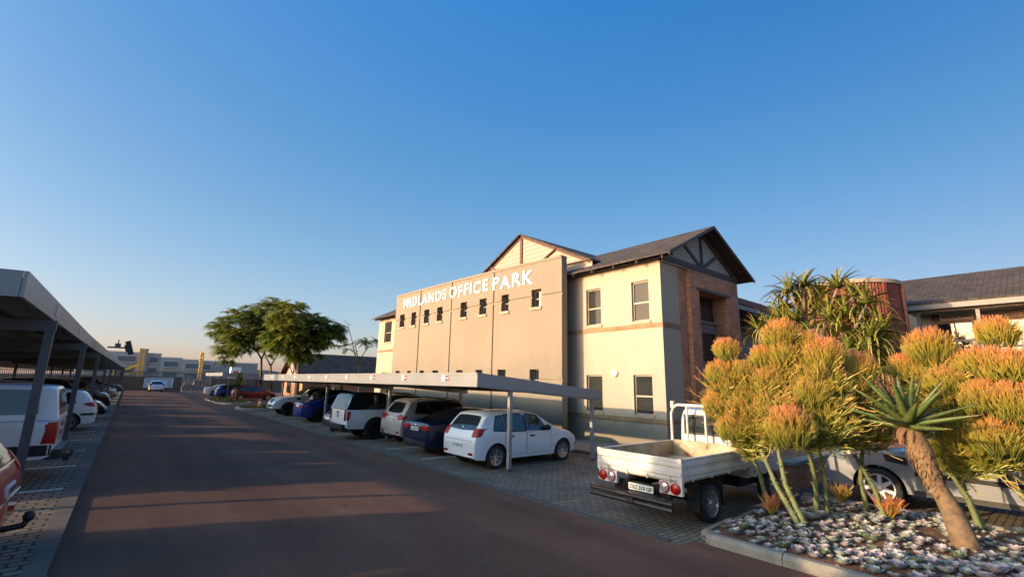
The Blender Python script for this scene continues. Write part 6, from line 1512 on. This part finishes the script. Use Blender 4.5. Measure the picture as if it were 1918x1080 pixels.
# apartment block beyond the fence
AY = 165.
ap = thing('apartment_block', 'long grey flat roofed apartment block beyond the palisade fence', 'building', (30, AY, 0))
def apx(px): return atY(px, 680, AY).x
def apz(px, py): return atY(px, py, AY).z
segs = [(150, 262, 659, 'far_wall', 0), (258, 274, 655, 'far_wall_dark', -1.2), (274, 300, 663, 'far_wall', .4), (300, 341, 671, 'far_wall', 0), (341, 378, 675, 'far_wall', -.6), (378, 400, 677, 'far_wall', .3), (400, 430, 678, 'far_wall_dark', 0), (430, 484, 681, 'far_wall_dark', .4)]
for i, (a, b, t_, m, dy) in enumerate(segs):
    x0, x1, zt = apx(a), apx(b), apz((a+b)/2, t_); mb = MB(); mb.box(x0+.02, x1-.02, AY+dy, AY+9, 0, zt); w = mb.build('wing', m, ap)
    mb = MB(); mb.box(x0-.1, x1+.1, AY+dy-.25, AY+9.2, zt, zt+.35); mb.build('roof_edge', 'roof_white', w)
    if m == 'far_wall' and b-a > 18:
        for fl_ in range(3 if zt > 8 else 2):
            z = zt-2.3-fl_*2.9
            n_ = max(1, int((x1-x0)/4.5))
            for k in range(n_):
                xa = lerp(x0, x1, (k+.18)/n_); xb = lerp(x0, x1, (k+.82)/n_); mb = MB(); mb.box(xa, xb, AY+dy-.05, AY+dy-.01, z, z+1.4); q = mb.build('window', 'far_glass', w)
                mb = MB(); mb.box(xa-.1, xb+.1, AY+dy-1.2, AY+dy-.06, z-.25, z-.1); mb.build('balcony_slab', 'roof_white', q)
# piling rigs
def rig(label, px0, px1, top, bot, Y, lean, brace):
    t = thing('piling_rig', label, 'machine', (atY(px0, 690, Y).x, Y, rise(Y)), group='yellow piling rigs beyond the fence'); a = atY(px0, bot, Y); b = atY(px1, top, Y); mb = MB(); w = .75 if brace else .5
    a.z = rise(Y)
    for sx, sy in ((-1, -1), (1, -1), (1, 1), (-1, 1)): o = Vector((sx*w/2, sy*w/2, 0)); mb.bar(a+o, b+o, .17)
    K = 9
    for k in range(K):
        p = a.lerp(b, k/K); q = a.lerp(b, (k+1)/K)
        for sy in (-1, 1): mb.bar(p+Vector((-w/2, sy*w/2, 0)), q+Vector((w/2, sy*w/2, 0)), .1); mb.bar(p+Vector((w/2, sy*w/2, 0)), q+Vector((-w/2, sy*w/2, 0)), .1)
    mb.box(b.x-w*.6, b.x+w*.6, Y-.3, Y+.3, b.z-.1, b.z+.25); mb.build('mast', 'rig_yellow', t)
    if brace:
        mb = MB(); c = a.lerp(b, .62); mb.bar(c, (a.x-4.6, Y, 2.4), .4); mb.bar(a.lerp(b, .45), (a.x-3.8, Y, 2.0), .28); mb.build('brace', 'rig_yellow', t)
    mb = MB(); mb.box(a.x-.9, a.x+.9, Y-1.5, Y+1.5, rise(Y)+.5, rise(Y)+1.5); mb.build('cab', 'steel_dark', t)
    mb = MB(); mb.box(a.x-1.9, a.x+1.9, Y-1.7, Y+1.7, rise(Y)-.1, rise(Y)+.6); mb.build('tracks', 'steel_dark', t); return t
rig('yellow piling rig with slanted brace in front of the apartment block', 261, 267, 655, 703, 118, 0, True)
rig('slim yellow piling rig mast near the middle of the apartment block', 375, 379, 662, 703, 122, 0, False)
bxs = thing('site_container', 'small white container beyond the fence near the trees', 'container', (25, 110, 0))
p = atY(441, 693, 110); mb = MB(); mb.box(p.x-.9, p.x+.9, 109, 111, -.1, p.z+.6); mb.build('shell', 'sign_white', bxs)
mb = MB(); mb.box(p.x-.5, p.x+.3, 108.96, 108.99, p.z-1.1, p.z-.2); mb.build('door', 'sign_red', bxs)
bq = thing('site_barrier', 'orange plastic barriers seen through the gate bars', 'barrier', (9, 94, 0))
simple('barrier_orange', (.60, .20, .035), .5)
mb = MB()
for k in range(5): mb.prism([(7.2+k*1.3, 94, 0), (8.4+k*1.3, 94, 0), (8.25+k*1.3, 94, 1.25), (7.35+k*1.3, 94, 1.25)], (0, .4, 0))
mb.build('blocks', 'barrier_orange', bq)

# small far carport
fc = thing('carport', 'small far carport with pale fascia behind the grass island', 'carport', (10.5, 66, 0))
FX0, FX1, FY0, FY1 = 7.7, 13.2, 57.2, 71.0; zc = 2.72
mb = MB(); mb.prism([(FX0, FY0, zc-.05), (FX1, FY0, zc-.55), (FX1, FY0, zc-.48), (FX0, FY0, zc+.02)], (0, FY1-FY0, 0)); mb.build('roof', 'sheet_under', fc)
mb = MB(); mb.box(FX0-.05, FX0, FY0-.05, FY1, zc-.26, zc+.1); mb.prism([(FX0, FY0-.05, zc-.26), (FX1, FY0-.05, zc-.78), (FX1, FY0-.05, zc-.42), (FX0, FY0-.05, zc+.1)], (0, .05, 0)); mb.build('fascia', 'steel_fascia', fc)
for yy in (57.6, 64, 70.4):
    for xx in (8.4, 12.2): mb = MB(); mb.box(xx-.06, xx+.06, yy-.06, yy+.06, 0, zc-.25-(xx-FX0)*.08); mb.build('post', 'steel_dark', fc)

# brick gabled building behind the trees
cb = thing('brick_building', 'brick building with cream gable and long brown tiled roof behind the trees', 'building', (13, 50, .7))
CX, CY, CH = 12.9, 50.5, 3.6
zr_ = atX(541, 662, CX).z; ze = zr_-2.35
mb = MB(); mb.box(CX, 34, CY-CH, CY+CH, -.1, ze); mb.prism([(CX, CY-CH, ze+.004), (CX, CY+CH, ze+.004), (CX, CY, zr_-.12)], (.2, 0, 0)); mb.build('wall', 'brick_red', cb)
mb = MB(); mb.prism([(CX-.03, CY-CH*.94, ze+.15), (CX-.03, CY+CH*.94, ze+.15), (CX-.03, CY, zr_-.2)], (.029, 0, 0)); mb.build('gable_panel', 'cladding_cream', cb)
mb = MB()
for s in (-1, 1): mb.bar((CX-.05, CY, ze+.2), (CX-.05, CY+s*1.7, ze+1.2), .05, .13, up=Vector((1, 0, 0)))
mb.bar((CX-.05, CY, ze+.2), (CX-.05, CY, zr_-.3), .05, .12, up=Vector((0, 1, 0))); mb.build('truss_timber', 'timber_red', cb)
mb = MB(); roofslab(mb, (CX-.5, CY-CH-.6, ze-.38), (36, CY-CH-.6, ze-.38), (CX-.5, CY, zr_), (36, CY, zr_), .12); roofslab(mb, (CX-.5, CY+CH+.6, ze-.38), (36, CY+CH+.6, ze-.38), (CX-.5, CY+.004, zr_), (36, CY+.004, zr_), .12); rf_ = mb.build('roof', 'roof_tile', cb)
mb = MB()
for s in (-1, 1): mb.prism([(CX-.56, CY+s*(CH+.6), ze-.58), (CX-.56, CY, zr_-.2), (CX-.56, CY, zr_), (CX-.56, CY+s*(CH+.6), ze-.38)], (.055, 0, 0))
mb.build('barge_board', 'timber_red', rf_)
for xx in (15.5, 18.5, 21.5):
    mb = MB(); mb.box(xx, xx+1.2, CY-CH-.04, CY-CH-.005, 1.3, 2.7); q = mb.build('window', 'pane_dark', cb)
mb = MB(); mb.box(CX-.05, CX-.005, CY-2.2, CY-1.2, .6, 2.7); mb.box(CX-.05, CX-.005, CY+.4, CY+1.8, .9, 2.7); mb.build('door', 'pane_dark', cb)
mb = MB(); gx = 29.2; mb.prism([(gx-2.2, CY-CH-.9, ze-.3), (gx+2.2, CY-CH-.9, ze-.3), (gx, CY-CH-.9, ze+1.1)], (0, 3.2, 0)); mb.build('dormer', 'roof_tile', cb)

# grass islands, cycad, cone
def island(name, label, x0, x1, y0, y1):
    z = rise((y0+y1)/2); K = 28; cx, cy, rx, ry = (x0+x1)/2, (y0+y1)/2, (x1-x0)/2, (y1-y0)/2
    ring = lambda s, h: [(cx+rx*s*math.copysign(abs(math.cos(2*math.pi*k/K))**.6, math.cos(2*math.pi*k/K)), cy+ry*s*math.copysign(abs(math.sin(2*math.pi*k/K))**.6, math.sin(2*math.pi*k/K)), rise(cy+ry*s*math.sin(2*math.pi*k/K))+h) for k in range(K)]
    mb = MB(); A, B_, C_ = ring(1, -.05), ring(1, .13), ring(.93, .14); mb.mesh(A+B_+C_, [(i*K+k, i*K+(k+1) % K, i*K+K+(k+1) % K, i*K+K+k) for i in range(2) for k in range(K)])
    mb.cur = 1; mb.mesh(ring(.935, .135), [tuple(range(K))]); struct(mb.build(name, ['kerb_stone', 'grass_ground']))
    rr = random.Random(int(x0*7)); mb = MB(); uvs = []
    for k in range(2600):
        a = rr.uniform(0, 6.28); s = math.sqrt(rr.random())*.9; x = cx+rx*s*math.cos(a); y = cy+ry*s*math.sin(a); b = rr.uniform(0, 6.28); h = rr.uniform(.06, .16); d = Vector((math.cos(b), math.sin(b), 0))*.03; c = Vector((x, y, rise(y)+.12)); mb.mesh([c-d, c+d, c+d*1.5+Vector((0, 0, h))], [(0, 1, 2)]); uvs += [(0, rr.random())]*3
    o = mb.build('grass', 'grass_blade', uv=False, fix=False); setuv(o, uvs); tag(o, label, 'grass', kind='stuff')
island('island', 'short grass on the long traffic island under the trees', 6.35, 9.3, 47, 60)
island('island', 'short grass on the small island by the end of the right carport', 6.6, 11.5, 38.2, 42.4)
cy_ = thing('cycad', 'dark spiky cycad with radiating fronds on the far grass island', 'plant', (8.5, 52.2, 0))
cp_ = atY(446, 722, 52.2); rr = random.Random(8); mb = MB(); uvs = []
for k in range(46):
    a = rr.uniform(0, 6.28); e = R(rr.uniform(-5, 80)); d = Vector((math.cos(a)*math.cos(e), math.sin(a)*math.cos(e), math.sin(e))); p = Vector((cp_.x, 52.2, cp_.z-.1)); n = 7; L_ = rr.uniform(1.4, 1.9); s_ = Vector((-math.sin(a), math.cos(a), 0)); vs = []
    for j in range(n+1): t = j/n; w = .085*math.sin(math.pi*min(1, .15+.85*t))+.006; vs += [p-s_*w, p+Vector((0, 0, -.02)), p+s_*w]; uvs += [(t, rr.random()*.4)]*3; p = p+d*L_/n; d = (d+Vector((0, 0, -.07))).normalized()
    mb.mesh(vs, [(j*3+q, j*3+q+1, j*3+4+q, j*3+3+q) for j in range(n) for q in range(2)])
o = mb.build('fronds', 'hedge_leaf', cy_, uv=False, fix=False); setuv(o, uvs)
mb = MB(); mb.tube([(cp_.x, 52.2, .05), (cp_.x, 52.2, cp_.z-.05)], [.2, .15], 10); mb.build('trunk', 'tree_bark', cy_, smooth=True)
cn = thing('traffic_cone', 'orange traffic cone on the small grass island', 'cone', (8.1, 40.2, 0))
zb_ = .14
mb = MB(); mb.box(7.9, 8.3, 40.0, 40.4, zb_, zb_+.04); mb.cur = 0; mb.lathe([(.15, zb_+.04), (.04, zb_+.62), (0, zb_+.62)], 16, c=(8.1, 40.2, 0)); mb.build('cone_body', 'barrier_orange', cn, smooth=True, ang=40)
mb = MB(); mb.lathe([(.105, zb_+.30), (.083, zb_+.42)], 16, c=(8.1, 40.2, 0)); mb.build('band', 'sign_white', cn)

# ================================================================ CAMERA, LIGHT, SKY
cam = bpy.data.cameras.new('camera'); co = bpy.data.objects.new('camera', cam); COL.objects.link(co)
cam.sensor_width = 36.; cam.lens = FPX/1918*36; cam.clip_start = .05; cam.clip_end = 3000
co.matrix_world = Matrix.Translation((0, 0, CAMZ)) @ CM.to_4x4()
SC.camera = co
ELEV = 12.2
sd = Vector((-.95, .32, 0)).normalized()*math.cos(R(ELEV)); sd.z = math.sin(R(ELEV))
sun = bpy.data.lights.new('sun', 'SUN'); so = bpy.data.objects.new('sun', sun); COL.objects.link(so)
sun.energy = 3.0; sun.angle = R(.55); sun.color = (1., .73, .44)
so.rotation_euler = (-sd).to_track_quat('-Z', 'Y').to_euler()
W = bpy.data.worlds.new('World'); SC.world = W; W.use_nodes = True
nt = W.node_tree; bg = nt.nodes['Background']
sk = nt.nodes.new('ShaderNodeTexSky'); sk.sky_type = 'NISHITA'; sk.sun_disc = False
sk.sun_elevation = R(ELEV); sk.sun_rotation = math.atan2(sd.x, sd.y); sk.altitude = 100; sk.air_density = 1.0; sk.dust_density = 1.0; sk.ozone_density = 3.0
# mild colour grading of the sky by height and by bearing from the sun (haze towards the horizon, deeper blue away from the sun)
L_ = nt.links
tc = nt.nodes.new('ShaderNodeTexCoord'); sp = nt.nodes.new('ShaderNodeSeparateXYZ'); L_.new(tc.outputs['Generated'], sp.inputs[0])
def mth(op, a, b=None, c=None, clamp=False):
    n = nt.nodes.new('ShaderNodeMath'); n.operation = op; n.use_clamp = clamp
    for i, v in enumerate((a, b, c)):
        if v is None: continue
        if isinstance(v, (int, float)): n.inputs[i].default_value = v
        else: L_.new(v, n.inputs[i])
    return n.outputs[0]
e_ = mth('MAXIMUM', sp.outputs[2], 0.); hl = math.hypot(sd.x, sd.y)
hor = mth('SQRT', mth('MAXIMUM', mth('SUBTRACT', 1., mth('MULTIPLY', e_, e_)), .0025))
t_ = mth('DIVIDE', mth('MULTIPLY_ADD', sp.outputs[0], sd.x/hl, mth('MULTIPLY', sp.outputs[1], sd.y/hl)), hor)
C5 = [[-1.0771, -1.4166, -1.661], [-1.1236, 0.2679, 0.9096], [-0.3164, 0.0709, 0.2362], [-0.0253, 0.0254, 0.0039], [0.7337, -0.0232, -0.1413], [-0.3289, -0.3527, 0.0458], [-0.3933, -0.5757, -0.584]]
t_ = mth('MINIMUM', t_, .5); t2 = mth('MULTIPLY', t_, t_)
hz = mth('EXPONENT', mth('MULTIPLY', e_, -9.))
e2 = mth('MINIMUM', e_, .85); ks = []
for k in range(3):
    v = mth('MULTIPLY_ADD', e2, C5[1][k], C5[0][k]-math.log(.118*2**1.05)); v = mth('MULTIPLY_ADD', mth('MULTIPLY', e2, e2), C5[2][k], v)
    v = mth('MULTIPLY_ADD', t_, C5[3][k], v); v = mth('MULTIPLY_ADD', mth('MULTIPLY', t_, e2), C5[4][k], v)
    v = mth('MULTIPLY_ADD', hz, C5[5][k], v); v = mth('MULTIPLY_ADD', t2, C5[6][k], v)
    ks.append(mth('EXPONENT', mth('MAXIMUM', mth('MINIMUM', v, 1.3), -1.8)))
# broad glow added around the out-of-view sun to lift light in the shade
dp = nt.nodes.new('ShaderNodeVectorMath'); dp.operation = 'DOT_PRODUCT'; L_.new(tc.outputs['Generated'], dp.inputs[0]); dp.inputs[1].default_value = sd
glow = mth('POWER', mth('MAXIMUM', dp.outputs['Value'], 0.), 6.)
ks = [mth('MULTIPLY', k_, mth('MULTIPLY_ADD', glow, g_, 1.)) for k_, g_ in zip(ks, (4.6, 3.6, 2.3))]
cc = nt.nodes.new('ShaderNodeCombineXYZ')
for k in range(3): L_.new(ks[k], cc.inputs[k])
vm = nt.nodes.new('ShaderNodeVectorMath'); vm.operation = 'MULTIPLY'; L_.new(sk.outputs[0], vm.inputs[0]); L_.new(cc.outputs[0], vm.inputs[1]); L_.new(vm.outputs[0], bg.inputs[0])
bg.inputs[1].default_value = .118
SC.view_settings.view_transform = 'Standard'; SC.view_settings.look = 'None'; SC.view_settings.exposure = 1.05; SC.view_settings.gamma = 1.
SC.cycles.max_bounces = 6; SC.cycles.diffuse_bounces = 3; SC.cycles.glossy_bounces = 3; SC.cycles.transparent_max_bounces = 8
SC.cycles.caustics_reflective = False; SC.cycles.caustics_refractive = False
